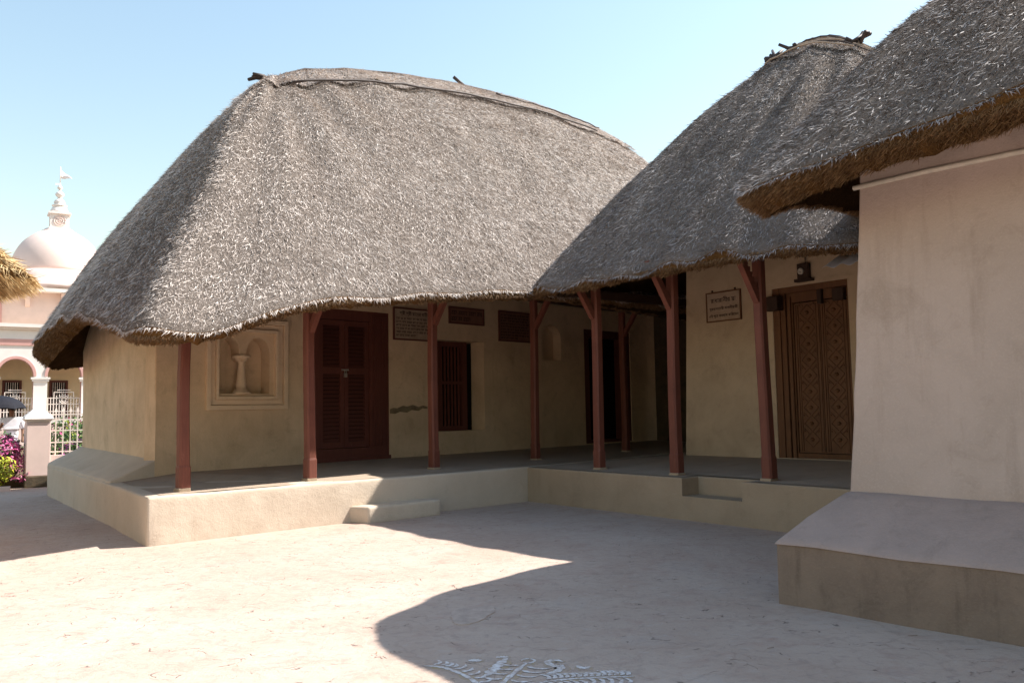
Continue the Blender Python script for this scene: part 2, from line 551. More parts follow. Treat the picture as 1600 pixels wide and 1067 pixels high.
class Roof:
    def __init__(s, ring, ridge, power=1.18, seed=1, smooth=0.35, thick=0.55):
        """ring: (x, y, z, t, lip) eave points anticlockwise, t = place on the ridge (0..1)"""
        s.rng = np.random.default_rng(seed)
        R = np.array(ring, float)
        Rc = np.vstack([R, R[:1]])
        seg = np.linalg.norm(np.diff(Rc[:, :2], axis=0), axis=1)
        acc = np.concatenate([[0], np.cumsum(seg)])
        s.len = acc[-1]
        s.n = int(s.len / 0.11)
        u = np.arange(s.n) / s.n * s.len
        E = np.stack([np.interp(u, acc, Rc[:, k]) for k in range(5)], 1)
        k = max(1, int(smooth / 0.11))
        for _ in range(3):
            ker = np.ones(2 * k + 1) / (2 * k + 1)
            E = np.stack([np.convolve(np.concatenate([E[-k:, c], E[:, c], E[:k, c]]), ker, 'valid') for c in range(5)], 1)
        s.E = E
        rd = np.array(ridge, float)
        tt = np.linspace(0, 1, len(rd))
        deg = min(3, len(rd) - 1)
        s.pf = [np.polyfit(tt, rd[:, c], deg) for c in range(3)]
        pf_, ph_ = power if isinstance(power, tuple) else (power, power)
        s.power = pf_
        s.m = 44
        s.sv = np.linspace(0, 1, s.m + 1) ** 0.9
        Rg = s.ridge(E[:, 3])
        ss = s.sv[None, :, None]
        P = Rg[:, None, :] + (E[:, None, :3] - Rg[:, None, :]) * ss
        od_ = E[:, :2] - Rg[:, :2]
        wy_ = np.clip(np.abs(od_[:, 1]) / np.maximum(np.linalg.norm(od_, axis=1), 1e-6) * 1.6 - 0.5, 0, 1)
        pw_ = ph_ + (pf_ - ph_) * wy_
        P[:, :, 2] = Rg[:, None, 2] + (E[:, None, 2] - Rg[:, None, 2]) * (s.sv[None, :] ** pw_[:, None])
        # soft unevenness of the packed straw
        a = np.arange(s.n)[:, None] / s.n * 2 * math.pi; q = s.sv[None, :]
        ph = s.rng.uniform(0, 6.28, 12)
        nz = 0.0
        for j in range(12):
            nz = nz + np.sin(a * s.rng.integers(3, 40) + ph[j] + q * s.rng.uniform(-14, 14)) * 0.0135
        P[:, :, 2] += nz * np.minimum(1, q * 6)
        s.P = P
        s.thick = thick
    def ridge(s, t):
        return np.stack([np.polyval(p, t) for p in s.pf], -1)
    def lip(s):
        E = s.E
        din = s.ridge(E[:, 3])[:, :2] - E[:, :2]
        din = nrm(din)
        L = E[:, 4:5]
        rag = s.rng.normal(0, 0.018, (len(E), 1))
        inn = np.minimum(L, 0.24 + 0.2 * L); dn = L * np.clip(0.62 + (L - 0.25) * 1.2, 0.62, 0.95)
        b = np.concatenate([E[:, :2] + din * (inn + rag), E[:, 2:3] - dn + rag], 1)
        m = np.concatenate([E[:, :2] + din * inn * 0.12 - din * 0.04 * (L > 0.4), E[:, 2:3] - 0.55 * dn], 1)
        return m, b
    def mesh(s, parent, mats):
        n, m = s.n, s.m + 1
        mm, b = s.lip()
        und = []
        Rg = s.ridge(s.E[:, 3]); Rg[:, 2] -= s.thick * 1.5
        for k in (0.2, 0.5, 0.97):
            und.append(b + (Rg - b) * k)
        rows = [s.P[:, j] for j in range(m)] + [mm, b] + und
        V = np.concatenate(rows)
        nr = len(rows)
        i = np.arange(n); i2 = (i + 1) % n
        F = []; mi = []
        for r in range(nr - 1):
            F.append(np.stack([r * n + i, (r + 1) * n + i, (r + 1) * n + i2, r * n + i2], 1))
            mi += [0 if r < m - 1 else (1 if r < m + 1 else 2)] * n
        F = np.concatenate(F)
        me = bpy.data.meshes.new('roof')
        me.from_pydata(V.tolist(), [], F.tolist())
        me.polygons.foreach_set('material_index', np.array(mi, np.int32))
        me.polygons.foreach_set('use_smooth', np.ones(len(F), bool))
        for x in mats:
            me.materials.append(x)
        me.update()
        return link('roof', me, parent)
    def sample(s, count, cam_local, smin=0.0, smax=1.0, off=0.0):
        P = s.P
        i2 = (np.arange(s.n) + 1) % s.n
        A = P[:, :-1]; B = P[:, 1:]; C = P[i2][:, 1:]; Dd = P[i2][:, :-1]
        du = (B - A + C - Dd) / 2; dv = (Dd - A + C - B) / 2
        Nn = np.cross(du, dv)
        area = np.linalg.norm(Nn, axis=2)
        Nn = nrm(Nn)
        ce = (A + C) / 2
        vd = nrm(cam_local - ce)
        dist = np.linalg.norm(cam_local - ce, axis=2)
        facing = (Nn * vd).sum(2)
        w = area * np.where(facing > -0.12, 1.0, 0.10)
        w = w / np.clip(dist / dist.min(), 1, 2.2) ** 1.0
        sm = (s.sv[:-1] + s.sv[1:]) / 2
        w = w * ((sm >= smin) & (sm <= smax))[None, :]
        cdf = np.cumsum(w.ravel()); cdf /= cdf[-1]
        idx = np.searchsorted(cdf, s.rng.random(count))
        ii, jj = np.unravel_index(idx, w.shape)
        a = s.rng.random(count)[:, None]; b = s.rng.random(count)[:, None]
        s._sfrac = s.sv[jj] + b[:, 0] * (s.sv[jj + 1] - s.sv[jj])
        pos = A[ii, jj] * (1 - a) * (1 - b) + B[ii, jj] * a * (1 - b) + C[ii, jj] * a * b + Dd[ii, jj] * (1 - a) * b
        n_ = Nn[ii, jj]
        return pos + n_ * off, nrm(du[ii, jj]), n_, dist[ii, jj]
    def straw(s, parent, mat, count, cam_local, L=(0.07, 0.19), Wd=(0.0045, 0.0092), tone=0.0, off=0.0, smin=0.0, smax=1.0, wild=1.0, name='straw'):
        r = s.rng
        P, D, Nn, dist = s.sample(count, cam_local, smin, smax, off)
        n = len(P)
        size = np.clip(dist / dist.min(), 1, 2.2) ** 0.5
        ln = r.uniform(L[0], L[1], n) * size
        wd = r.uniform(Wd[0], Wd[1], n) * size
        room = (1 - s._sfrac) * 5.0 + r.uniform(0.03, 0.075, n)
        ln = np.minimum(ln, room)
        lift = np.abs(r.normal(0.03, 0.12, n)) * wild
        # locks of straw lean together
        k = r.normal(0, 1, (6, 3)) * 2.6; ph = r.uniform(0, 6.28, 6)
        sway = sum(np.sin(P @ k[j] + ph[j]) for j in range(6)) / 6
        side = (r.normal(0, 0.48, n) + sway * 0.5) * wild
        curl = r.normal(0.04, 0.42, n) * wild
        k2 = r.normal(0, 1, (8, 3)) * np.array([1.6, 3.5, 6, 9, 2.2, 4.0, 7, 12])[:, None] * 0.6; ph2 = r.uniform(0, 6.28, 8)
        patch = sum(np.sin(P @ k2[j] + ph2[j]) for j in range(8)) / 8
        cx_ = P[:, 0] * 1.0 + P[:, 1] * 0.6
        streak = np.sin(cx_ * 3.1 + ph2[0]) + np.sin(cx_ * 7.7 + ph2[1]) * 0.8 + np.sin(cx_ * 17.0 + P[:, 2] * 2 + ph2[2]) * 0.6 + np.sin(P[:, 2] * 6.0 + np.sin(cx_ * 2) * 1.5)
        tn = 0.08 + 0.84 * r.beta(2.6, 2.6, n) + patch * 0.26 + streak * 0.035 + tone
        V, F4, F3 = blades(P - Nn * 0.012, D, Nn, ln, wd, lift, side, curl, r)
        return blade_mesh(name, V, F4, F3, np.repeat(np.clip(tn, 0, 1), 5), mat, parent)
    def fringe(s, parent, mat, count, cam_local, L=(0.06, 0.16), Wd=(0.005, 0.010), tone=0.0):
        r = s.rng
        mm, b = s.lip()
        e = s.E[:, :3]
        vd = nrm(np.array([cam_local]) - e)
        out = np.concatenate([-nrm(s.ridge(s.E[:, 3])[:, :2] - e[:, :2]), np.zeros((s.n, 1))], 1)
        w = np.where((out * vd).sum(1) > -0.75, 1.0, 0.05) * (0.3 + s.E[:, 4])
        cdf = np.cumsum(w); cdf /= cdf[-1]
        ii = np.searchsorted(cdf, r.random(count))
        f = 0.22 + 0.78 * r.random(count)
        i2 = (ii + 1) % s.n
        g = r.random(count)[:, None]
        lerp = lambda A: A[ii] * (1 - g) + A[i2] * g
        e0, m0, b0 = lerp(e), lerp(mm), lerp(b)
        t = f[:, None]
        pos = np.where(t < 0.4, e0 + (m0 - e0) * t / 0.4, m0 + (b0 - m0) * (t - 0.4) / 0.6)
        o = lerp(out)
        D = nrm(s.P[ii, -1] - s.P[ii, -4])
        Nn = nrm(o + np.array([0, 0, -0.8]))
        dd = nrm(D * 0.8 + o * 0.25 + np.array([0, 0, -0.45]))
        V, F4, F3 = blades(pos - dd * 0.012, dd, Nn, r.uniform(L[0], L[1], count), r.uniform(Wd[0], Wd[1], count),
                           r.normal(0.1, 0.35, count), r.normal(0, 0.5, count), r.normal(0, 0.4, count), r)
        tn = np.clip(r.beta(2, 2.2, count) + tone, 0, 1)
        return blade_mesh('eave_straw', V, F4, F3, np.repeat(tn, 5), mat, parent)
    def line(s, t0, t1, sfrac, i_side, off, n=24):
        """points along the roof at depth sfrac below the ridge on the side whose eave index function i_side(t) gives"""
        out = []
        for k in range(n):
            t = t0 + (t1 - t0) * k / (n - 1)
            i = i_side(t)
            e = s.E[i, :3]; r = s.ridge(np.array([t]))[0]
            p = r + (e - r) * sfrac
            p[2] = r[2] + (e[2] - r[2]) * sfrac ** s.power
            d = e - r
            nn = np.cross(np.array([s.ridge(np.array([1.0]))[0] - s.ridge(np.array([0.0]))[0]]), d[None])[0]
            nn /= np.linalg.norm(nn)
            if nn[2] < 0:
                nn = -nn
            out.append(p + nn * off)
        return out
    def front_index(s):
        E = s.E
        front = np.where(E[:, 1] < np.median(E[:, 1]) - 1.0)[0]
        def f(t):
            return front[np.argmin(np.abs(E[front, 3] - t) + 0.001 * np.abs(E[front, 0] - E[front, 0].mean()))]
        return f

def to_local(p, loc, rz):
    a = math.radians(rz); d = np.array(p) - np.array(loc)
    return np.array([d[0] * math.cos(a) + d[1] * math.sin(a), -d[0] * math.sin(a) + d[1] * math.cos(a), d[2]])

# ------------------------------------------------------------------ ground and sky-side setting
def sheet(name, poly, z, mat):
    me = bpy.data.meshes.new(name)
    me.from_pydata([(x, y, z) for x, y in poly], [], [tuple(range(len(poly)))])
    me.materials.append(mat)
    o = link(name, me)
    o['kind'] = 'structure'
    return o

sheet('ground', [(-900, -900), (900, -900), (900, 900), (-900, 900)], -0.03, M['soil'])
sheet('courtyard', [(-7.0, 25.0), (-12.0, 21.5), (-15.0, 19.5), (-30, 11), (-30, -25), (25, -25), (25, 40), (5, 40)], 0.0, M['ground'])
gbed = None

pp_ = [(-0.514, 6.658), (-0.489, 6.838), (-0.351, 6.909), (-0.21, 6.981), (-0.179, 6.789), (-0.259, 6.54), (-0.351, 6.403), (-0.459, 6.411)]
def blob(pts, n=6):
    out = []
    m = len(pts)
    for k in range(m):
        p0, p1, p2, p3 = [Vector(pts[(k + q) % m]) for q in (-1, 0, 1, 2)]
        for q in range(n):
            t = q / n
            v = 0.5 * (2 * p1 + (p2 - p0) * t + (2 * p0 - 5 * p1 + 4 * p2 - p3) * t * t + (3 * p1 - p0 - 3 * p2 + p3) * t ** 3)
            out.append((v.x + random.uniform(-.008, .008), v.y + random.uniform(-.008, .008)))
    return out
court = bpy.data.objects['courtyard']
MB().prism(blob(pp_), -0.002, 0.007).obj('cement_patch', plain('patch_cement', (0.465, 0.358, 0.298), 0.9, 0.1, 0.22, sc=9), court)
# scattered dry straw and grit under the eaves
rl = np.random.default_rng(77)
nl = 120
lx = rl.uniform(-7, 4, nl); ly = rl.uniform(4.2, 13.5, nl)
la_ = rl.uniform(0, 6.28, nl); ll_ = rl.uniform(0.015, 0.09, nl) * (rl.random(nl) ** 1.5 + 0.25); lw_ = rl.uniform(0.003, 0.007, nl)
dx_, dy_ = np.cos(la_), np.sin(la_)
LV = np.stack([np.stack([lx + sx * dx_ * ll_ - sy * dy_ * lw_, ly + sx * dy_ * ll_ + sy * dx_ * lw_, np.full(nl, zz)], 1) for sx, sy, zz in ((0, -.5, .004), (1, -.5, .008), (1, .5, .010), (0, .5, .004))], 1).reshape(-1, 3)
lit_ = blade_mesh('straw_litter', LV, (np.arange(nl) * 4)[:, None] + np.array([[0, 1, 2, 3]]), np.zeros((0, 3), int), np.repeat(rl.random(nl), 4), M['brownstraw'], None)
tag(lit_, 'scraps of dry straw and grit lying about the courtyard floor', 'litter')

gbed = MB().prism([(-11.35, 19.85), (-9.2, 21.4), (8, 34), (-22, 44), (-40, 30), (-30, 12.4), (-12.6, 18.95)], -0.02, 0.16).obj('garden_bed', M['soil'])
gbed['kind'] = 'structure'

# ------------------------------------------------------------------ timber posts
def post(parent, x, y, z0, z1, dy, blen=0.55, notched=False, w=0.15, bz=0.72):
    b = MB()
    c = 0.022
    w = w * random.uniform(0.93, 1.06)
    lx0, ly0 = random.uniform(-.03, .03), random.uniform(-.015, .015)
    x_, y_ = x, y
    def octo(ww, z):
        h = ww / 2
        q = (z - z0) / (z1 - z0)
        x = x_ + lx0 * q + 0.012 * math.sin(q * 5 + x_ * 3); y = y_ + ly0 * q
        return [(x - h + c, y - h, z), (x + h - c, y - h, z), (x + h, y - h + c, z), (x + h, y + h - c, z),
                (x + h - c, y + h, z), (x - h + c, y + h, z), (x - h, y + h - c, z), (x - h, y - h + c, z)]
    zs = [z0 + 0.034, z0 + 0.30, z0 + 0.33] + [z0 + 0.33 + (z1 - z0 - 0.33) * k / 5 for k in range(1, 6)]
    ws = [w * 1.06, w * 1.06, w * 0.96] + [w * (0.96 - 0.012 * k + random.uniform(-.012, .012)) for k in range(1, 6)]
    vs = []; fs = []
    for z, ww in zip(zs, ws):
        vs += octo(ww, z)
    for k in range(7):
        for j in range(8):
            fs.append((k * 8 + j, k * 8 + (j + 1) % 8, k * 8 + 8 + (j + 1) % 8, k * 8 + 8 + j))
    fs.append(tuple(range(7, -1, -1))); fs.append(tuple(range(56, 64)))
    b.add(vs, fs)
    p = b.obj('post', M['red'], parent)
    f = MB(); f.box((x - w * 0.56, y - w * 0.56, z0 - 0.02), (x + w * 0.56, y + w * 0.56, z0 + 0.035))
    f.obj('post_foot', M['mud_plinth2'], p, bevel=0.012)
    g = MB()
    zb = z1 - bz
    x = x + lx0 * 0.8
    g.bar((x, y - w * 0.35, zb), (x, y + dy * blen, zb + blen * 1.35), w * 0.55, w * 0.62, up=(0, 0, 1))
    if notched:
        for k in range(7):
            q = 0.3 + 0.1 * k
            cy = y - w * 0.35 + (dy * blen + w * 0.35) * q; cz = zb + blen * 1.35 * q
            g.box((x - w * 0.26, cy + 0.02, cz - 0.005), (x + w * 0.26, cy + 0.075, cz + 0.045))
    g.obj('bracket', M['red'], p)
    return p

# ================================================================== HUT 1 (long hut, front in sun)
H1L, H1R = (-4.543, 10.407, 0), 46
h1 = empty('thatched_hut', 'long mud hut with sunlit thatch, five red posts and louvred maroon door', 'hut', H1L, H1R)
c1 = to_local(CAM, H1L, H1R)
WY = 2.75
# plinth
pl = MB().prism([(0, 0), (2.8, -0.19), (6.46, -0.436), (16.8, -0.436), (17, 8.75), (1.52, 8.75), (1.39, 8.05), (0.488, 2.57)], -0.05, 0.6)
pl.obj('plinth', M['mud_plinth'], h1, bevel=0.035, rough=(0.3, 0.012))
fl = MB().add([(0.20, 0.12, 0.604), (2.8, -0.06, 0.604), (6.46, -0.30, 0.604), (16.7, -0.30, 0.604), (16.7, WY, 0.69), (1.7, WY, 0.69), (0.74, WY, 0.606)], [(0, 1, 2, 3, 4, 5)])
fl.f[-1:] = [(0, 1, 6), (1, 5, 6), (1, 2, 5), (2, 3, 4), (2, 4, 5)]; fl.sm = [False] * 5; fl.mi = [0] * 5
fl.obj('veranda_floor', M['floor'], h1)
# sloping buttress on the end wall
bt = MB().hexa([(0.545, WY, 0.55), (1.30, WY, 0.55), (2.25, 8.7, 0.55), (1.50, 8.7, 0.55),
                (0.555, WY, 0.622), (1.27, WY, 0.93), (2.2, 8.7, 1.0), (1.51, 8.7, 0.66)])
bt.obj('buttress', M['mud_plinth'], h1, bevel=0.03, rough=(0.3, 0.014))
# walls
arch2 = [(2.30, 1.955), (3.23, 1.955), (3.23, 2.62)]
arch2 += [(3.005 + 0.225 * math.cos(a), 2.64 + 0.29 * math.sin(a)) for a in [math.pi * k / 10 for k in range(11)]]
arch2 += [(2.78, 2.56), (2.72, 2.50), (2.66, 2.56)]
arch2 += [(2.48 + 0.18 * math.cos(a), 2.64 + 0.27 * math.sin(a)) for a in [math.pi * k / 10 for k in range(11)]]
arch2 += [(2.30, 2.62)]
niche_small = arch_pts(10.42, 11.10, 2.77, 3.30, 0.32)
holes = [arch2, rect(4.02, 5.86, 0.70, 3.56), rect(6.86, 8.48, 1.17, 3.10), niche_small, rect(12.0, 13.95, 0.72, 3.6)]
wl = MB().plate([(1.24, 0.6), (17.0, 0.6), (17.0, 4.9), (4.0, 4.9), (1.24, 3.75)], holes, WY, WY + 0.42)
wl.obj('wall', M['mud'], h1)
w2 = MB().hexa([(1.24, WY + 0.001, 0.6), (1.7, WY + 0.425, 0.6), (2.62, 8.6, 0.6), (2.14, 8.6, 0.6),
                (1.22, WY + 0.001, 3.75), (1.7, WY + 0.425, 3.75), (2.62, 8.6, 3.9), (2.10, 8.6, 3.9)])
w2.obj('wall', M['mud'], h1, bevel=0.03, rough=(0.3, 0.014))
w3 = MB().box((2.62, 8.3, 0.6), (17.0, 8.7, 4.6)).box((16.6, WY + 0.425, 0.6), (17.0, 8.29, 4.6))
w3.obj('wall', M['mud'], h1)
MB().box((15.1, -3.2, 0.0), (15.4, WY - 0.003, 4.8)).obj('wall', M['moss'], h1)  # added to keep light out of the passage; dark colour paints in shade
# carved wall niche
def ring_poly(a, b):
    return [a, [b]]
nf = MB().plate(rect(2.05, 3.565, 1.68, 3.245), [rect(2.13, 3.485, 1.76, 3.165)], WY - 0.065, WY + 0.01)
nf.plate(rect(2.135, 3.48, 1.765, 3.16), [rect(2.215, 3.375, 1.855, 3.065)], WY - 0.018, WY + 0.01)
nf.plate(rect(2.215, 3.375, 1.855, 3.065), [rect(2.262, 3.315, 1.91, 3.01)], WY - 0.075, WY + 0.01)
nich = nf.obj('wall_niche', M['mud_pale'], h1, bevel=0.008)
nb = MB().box((2.2, WY + 0.30, 1.9), (3.35, WY + 0.38, 3.0)); nb.obj('niche_back', M['mud'], nich)
colm = MB().lathe([(0.17, 0), (0.17, 0.03), (0.14, 0.035), (0.14, 0.06), (0.115, 0.065), (0.115, 0.09), (0.085, 0.095), (0.10, 0.16), (0.085, 0.2),
                   (0.075, 0.3), (0.055, 0.5), (0.058, 0.56), (0.10, 0.575), (0.10, 0.61), (0.15, 0.62), (0.15, 0.67)], (2.745, WY + 0.10, 1.952), 20)
colm.obj('niche_column', M['mud_pale'], nich)
# old patch of smoke-dark plaster beside the door
MB().plate([(5.87, 1.57), (6.0, 1.56), (6.12, 1.60), (6.3, 1.58), (6.42, 1.63), (6.6, 1.61), (6.7, 1.66), (6.84, 1.65), (6.84, 1.69), (6.72, 1.72), (6.6, 1.69), (6.45, 1.735), (6.3, 1.70), (6.2, 1.72), (6.05, 1.67), (5.95, 1.68), (5.87, 1.65)], [], WY - 0.004, WY + 0.01).obj('plaster_patch', M['worn'], h1)
# small arched niche, window and far doorway backs
MB().box((10.3, WY + 0.25, 2.7), (11.2, WY + 0.33, 3.7)).obj('niche_back', M['mud'], h1)
# door
dr = MB().plate(rect(4.02, 5.86, 0.70, 3.56), [rect(4.26, 5.40, 0.93, 3.36)], WY + 0.02, WY + 0.16)
for k in range(9):
    x = 5.44 + 0.045 * k
    dr.box((x, WY + 0.005, 0.95), (x + 0.03, WY + 0.02, 3.5))
dr.box((4.0, WY - 0.02, 0.69), (5.88, WY + 0.1, 0.76))
door = dr.obj('door', M['reddark'], h1)
for x0 in (4.27, 4.835):
    lf = MB().plate(rect(x0, x0 + 0.555, 0.94, 3.35), [rect(x0 + 0.085, x0 + 0.47, 1.05, 2.33), rect(x0 + 0.085, x0 + 0.47, 2.45, 3.25)], WY + 0.05, WY + 0.10)
    lf.obj('door_leaf', M['reddark'], door)
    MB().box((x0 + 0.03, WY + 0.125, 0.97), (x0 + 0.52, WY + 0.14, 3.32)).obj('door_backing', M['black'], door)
    first = None
    for a, b_, n in ((1.05, 2.33, 17), (2.45, 3.25, 11)):
        for k in range(n):
            z = a + (b_ - a) * (k + 0.5) / n
            if first is None:
                sl = MB()
                sl.hexa([(0.087, 0.055, -0.032), (0.468, 0.055, -0.032), (0.468, 0.067, -0.036), (0.087, 0.067, -0.036),
                         (0.087, 0.098, 0.032), (0.468, 0.098, 0.032), (0.468, 0.11, 0.028), (0.087, 0.11, 0.028)])
                first = sl.obj('slat', M['maroon'], door)
                first.location = (x0, WY, z)
            else:
                again(first, door, (x0, WY, z))
pk = MB().box((4.81, WY + 0.01, 2.27), (4.87, WY + 0.04, 2.35))
pk.tube([(4.82, WY + 0.025, 2.35), (4.825, WY + 0.025, 2.40), (4.84, WY + 0.025, 2.415), (4.855, WY + 0.025, 2.40), (4.86, WY + 0.025, 2.35)], 0.008)
pk.box((4.76, WY + 0.03, 2.395), (4.92, WY + 0.05, 2.425))
pk.obj('padlock', M['steel'], door)
# window
wf = MB().plate(rect(6.86, 8.20, 1.17, 3.10), [rect(6.95, 8.10, 1.27, 3.0)], WY + 0.30, WY + 0.38)
wf.box((6.95, WY + 0.31, 2.18), (8.10, WY + 0.37, 2.24)).box((8.20, WY + 0.3, 1.17), (8.24, WY + 0.4, 3.1))
wf.box((7.44, WY + 0.325, 1.27), (7.52, WY + 0.365, 3.0))
win = wf.obj('window', M['reddark'], h1)
wb0 = None
for k in range(11):
    x = 7.02 + k * 0.1
    if wb0 is None:
        wb0 = MB().box((-0.018, -0.015, 1.27), (0.018, 0.015, 3.0)).obj('window_bar', M['red'], win)
        wb0.location = (x, WY + 0.34, 0)
    else:
        again(wb0, win, (x, WY + 0.34, 0))
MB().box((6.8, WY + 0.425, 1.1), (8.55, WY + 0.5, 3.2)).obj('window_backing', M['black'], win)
# far doorway
fd = MB().plate(rect(12.0, 13.95, 0.72, 3.6), [rect(12.22, 13.5, 0.80, 3.4)], WY + 0.02, WY + 0.2)
fdo = fd.obj('doorway', M['reddark'], h1)
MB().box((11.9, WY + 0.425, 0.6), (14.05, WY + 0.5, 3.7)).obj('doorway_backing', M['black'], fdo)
# posts
for (x, y, zt, bl, bzz) in ((0.60, 0.36, 3.05, 0.30, 0.42), (2.49, 0.30, 3.62, 0.62, 0.80), (4.97, 0.38, 3.95, 0.66, 0.86), (7.67, 0.50, 4.1, 0.66, 0.92), (10.75, 0.62, 4.1, 0.6, 0.9), (13.6, 0.62, 4.1, 0.6, 0.9)):
    post(h1, x, y, 0.605 + 0.03 * max(0, y), zt, -1, bl, bz=bzz)
MB().box((7.5, 0.46, 3.72), (14.2, 0.60, 3.86)).obj('veranda_beam', M['darkwood'], h1)
# step up to the veranda
MB().prism([(2.96, -0.52), (4.26, -0.60), (4.38, -0.22), (2.84, -0.12)], -0.02, 0.235).obj('step', M['mud_plinth'], h1, bevel=0.035, rough=(0.15, 0.012))
# roof
def t1(x):
    return min(1, max(0, (x - 2.4) / (15.8 - 2.4)))
ring1 = [(-0.50, -0.80, 2.56, 0, 0.20), (0.1, -0.92, 2.55, 0, 0.20), (0.45, -0.92, 2.65, 0, 0.18), (1.1, -0.90, 2.92, 0, 0.18), (1.85, -0.88, 3.13, 0, 0.18),
         (3.1, -0.85, 3.30, 0, 0.18), (4.4, -0.85, 3.45, 0, 0.18), (5.8, -0.85, 3.58, 0, 0.18), (7.0, -0.85, 3.68, 0, 0.18), (9, -0.85, 3.74, 0, 0.18),
         (12, -0.85, 3.74, 0, 0.18), (15, -0.85, 3.6, 0, 0.18), (17.8, -0.8, 3.2, 0, 0.2), (18.5, 0.0, 3.2, 1, 0.2), (18.7, 4.5, 3.7, 1, 0.2), (18.4, 8.6, 3.3, 1, 0.2),
         (17.6, 9.2, 3.25, 0, 0.25), (14, 9.4, 3.6, 0, 0.25), (9, 9.4, 3.7, 0, 0.25), (4.5, 9.4, 3.5, 0, 0.35), (2.4, 9.35, 3.2, 0, 0.48),
         (1.5, 9.2, 3.12, 0, 0.55), (1.12, 8.7, 3.18, 0, 0.55), (0.93, 7.5, 3.25, 0, 0.50), (0.68, 5.9, 3.32, 0, 0.36), (0.37, 4.0, 3.30, 0, 0.24), (0.10, 2.4, 3.08, 0, 0.18), (-0.12, 1.05, 2.85, 0, 0.16), (-0.35, -0.1, 2.63, 0, 0.17)]
ring1 = [(x, y, z, (t1(x) if (abs(y + 0.85) < 0.15 or y > 9.15) else (0 if x < 9 else 1)), l) for x, y, z, t, l in ring1]
roof1 = Roof(ring1, [(4.15, 4.2, 8.30), (5.4, 4.2, 8.80), (7.2, 4.2, 9.22), (9.7, 4.2, 9.55), (12.6, 4.2, 9.75), (14.7, 4.2, 9.58)], 1.33, 3)
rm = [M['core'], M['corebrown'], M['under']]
r1 = roof1.mesh(h1, rm)
roof1.straw(r1, M['straw'], 340000, c1)
roof1.straw(r1, M['straw'], 44000, c1, off=0.075, smin=0.0, smax=0.17, name='ridge_cap')
roof1.fringe(r1, M['brownstraw'], 42000, c1, L=(0.025, 0.075))
fi = roof1.front_index()
def pole(rf, parent, pts, r, mat=M['bamboo'], jit=0.015):
    q = [(p[0], p[1] + random.uniform(-jit, jit), p[2] + random.uniform(-jit, jit)) for p in pts]
    return MB().tube(q, r, 6, 0.8).obj('ridge_pole', mat, parent)
la = roof1.line(0.0, 0.95, 0.022, fi, 0.09)
la = [la[0] + (la[0] - la[2]) * 0.8] + la
pole(roof1, r1, la, 0.024)
lb = roof1.line(0.0, 0.86, 0.185, fi, 0.12)
lb = [la[0] + np.array([0.1, -0.05, -0.03])] + lb[1:]
pole(roof1, r1, lb, 0.026)
lc = roof1.line(0.60, 0.92, 0.10, fi, 0.12)
pole(roof1, r1, lc, 0.022)
for k in range(4):
    e0 = Vector(la[0]) + Vector((random.uniform(-.1, .1), random.uniform(-.1, .1), random.uniform(-.05, .05)))
    MB().tube([e0, e0 + Vector((-0.22 + 0.05 * k, 0.03 * k - 0.06, 0.03 - 0.03 * k)), e0 + Vector((-0.44 + 0.08 * k, 0.05 * k - 0.10, 0.0 - 0.06 * k))], 0.055, 5, 0.6).obj('ridge_tie', M['bamboo'], r1)
pm = Vector(roof1.line(0.54, 0.55, 0.02, fi, 0.15, 2)[0])
MB().tube([pm + Vector((0.12, -0.05, -0.10)), pm + Vector((-0.18, 0.05, 0.10))], 0.04, 6).obj('ridge_tie', M['bamboo'], r1)

# ================================================================== HUT 2 (beside it, shaded veranda)
H2L, H2R = (0.229, 14.724, 0), -52
h2 = empty('thatched_hut', 'middle mud hut in shade with carved brown door, notched plinth and bamboo ridge', 'hut', H2L, H2R)
c2 = to_local(CAM, H2L, H2R)
Y2 = 2.9
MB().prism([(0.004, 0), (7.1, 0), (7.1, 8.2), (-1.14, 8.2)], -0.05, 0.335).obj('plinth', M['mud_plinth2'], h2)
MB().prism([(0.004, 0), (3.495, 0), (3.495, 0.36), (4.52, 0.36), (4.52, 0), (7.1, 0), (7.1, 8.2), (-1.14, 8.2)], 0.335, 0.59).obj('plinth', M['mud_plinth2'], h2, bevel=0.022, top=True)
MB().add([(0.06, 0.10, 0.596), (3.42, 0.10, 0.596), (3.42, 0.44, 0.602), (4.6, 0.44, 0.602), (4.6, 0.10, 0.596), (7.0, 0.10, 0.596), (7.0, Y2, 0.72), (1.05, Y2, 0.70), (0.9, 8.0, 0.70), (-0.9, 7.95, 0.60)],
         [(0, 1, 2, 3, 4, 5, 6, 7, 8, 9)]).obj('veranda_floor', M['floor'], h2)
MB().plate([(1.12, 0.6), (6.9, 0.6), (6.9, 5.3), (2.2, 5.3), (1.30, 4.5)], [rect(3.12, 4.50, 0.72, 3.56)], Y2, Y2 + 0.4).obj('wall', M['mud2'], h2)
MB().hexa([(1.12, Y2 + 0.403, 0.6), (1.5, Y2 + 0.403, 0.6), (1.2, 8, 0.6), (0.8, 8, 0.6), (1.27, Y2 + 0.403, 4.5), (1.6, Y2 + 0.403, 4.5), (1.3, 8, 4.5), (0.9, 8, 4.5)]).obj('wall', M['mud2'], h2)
MB().box((-1.1, 8.0, 0.6), (1.3, 8.3, 4.6)).obj('wall', M['mud2'], h2)  # closing wall added to shut stray light out of the passage
MB().box((1.2, 7.6, 0.6), (6.9, 7.99, 4.2)).box((6.5, Y2 + 0.403, 0.6), (6.9, 7.597, 4.2)).obj('wall', M['mud2'], h2)
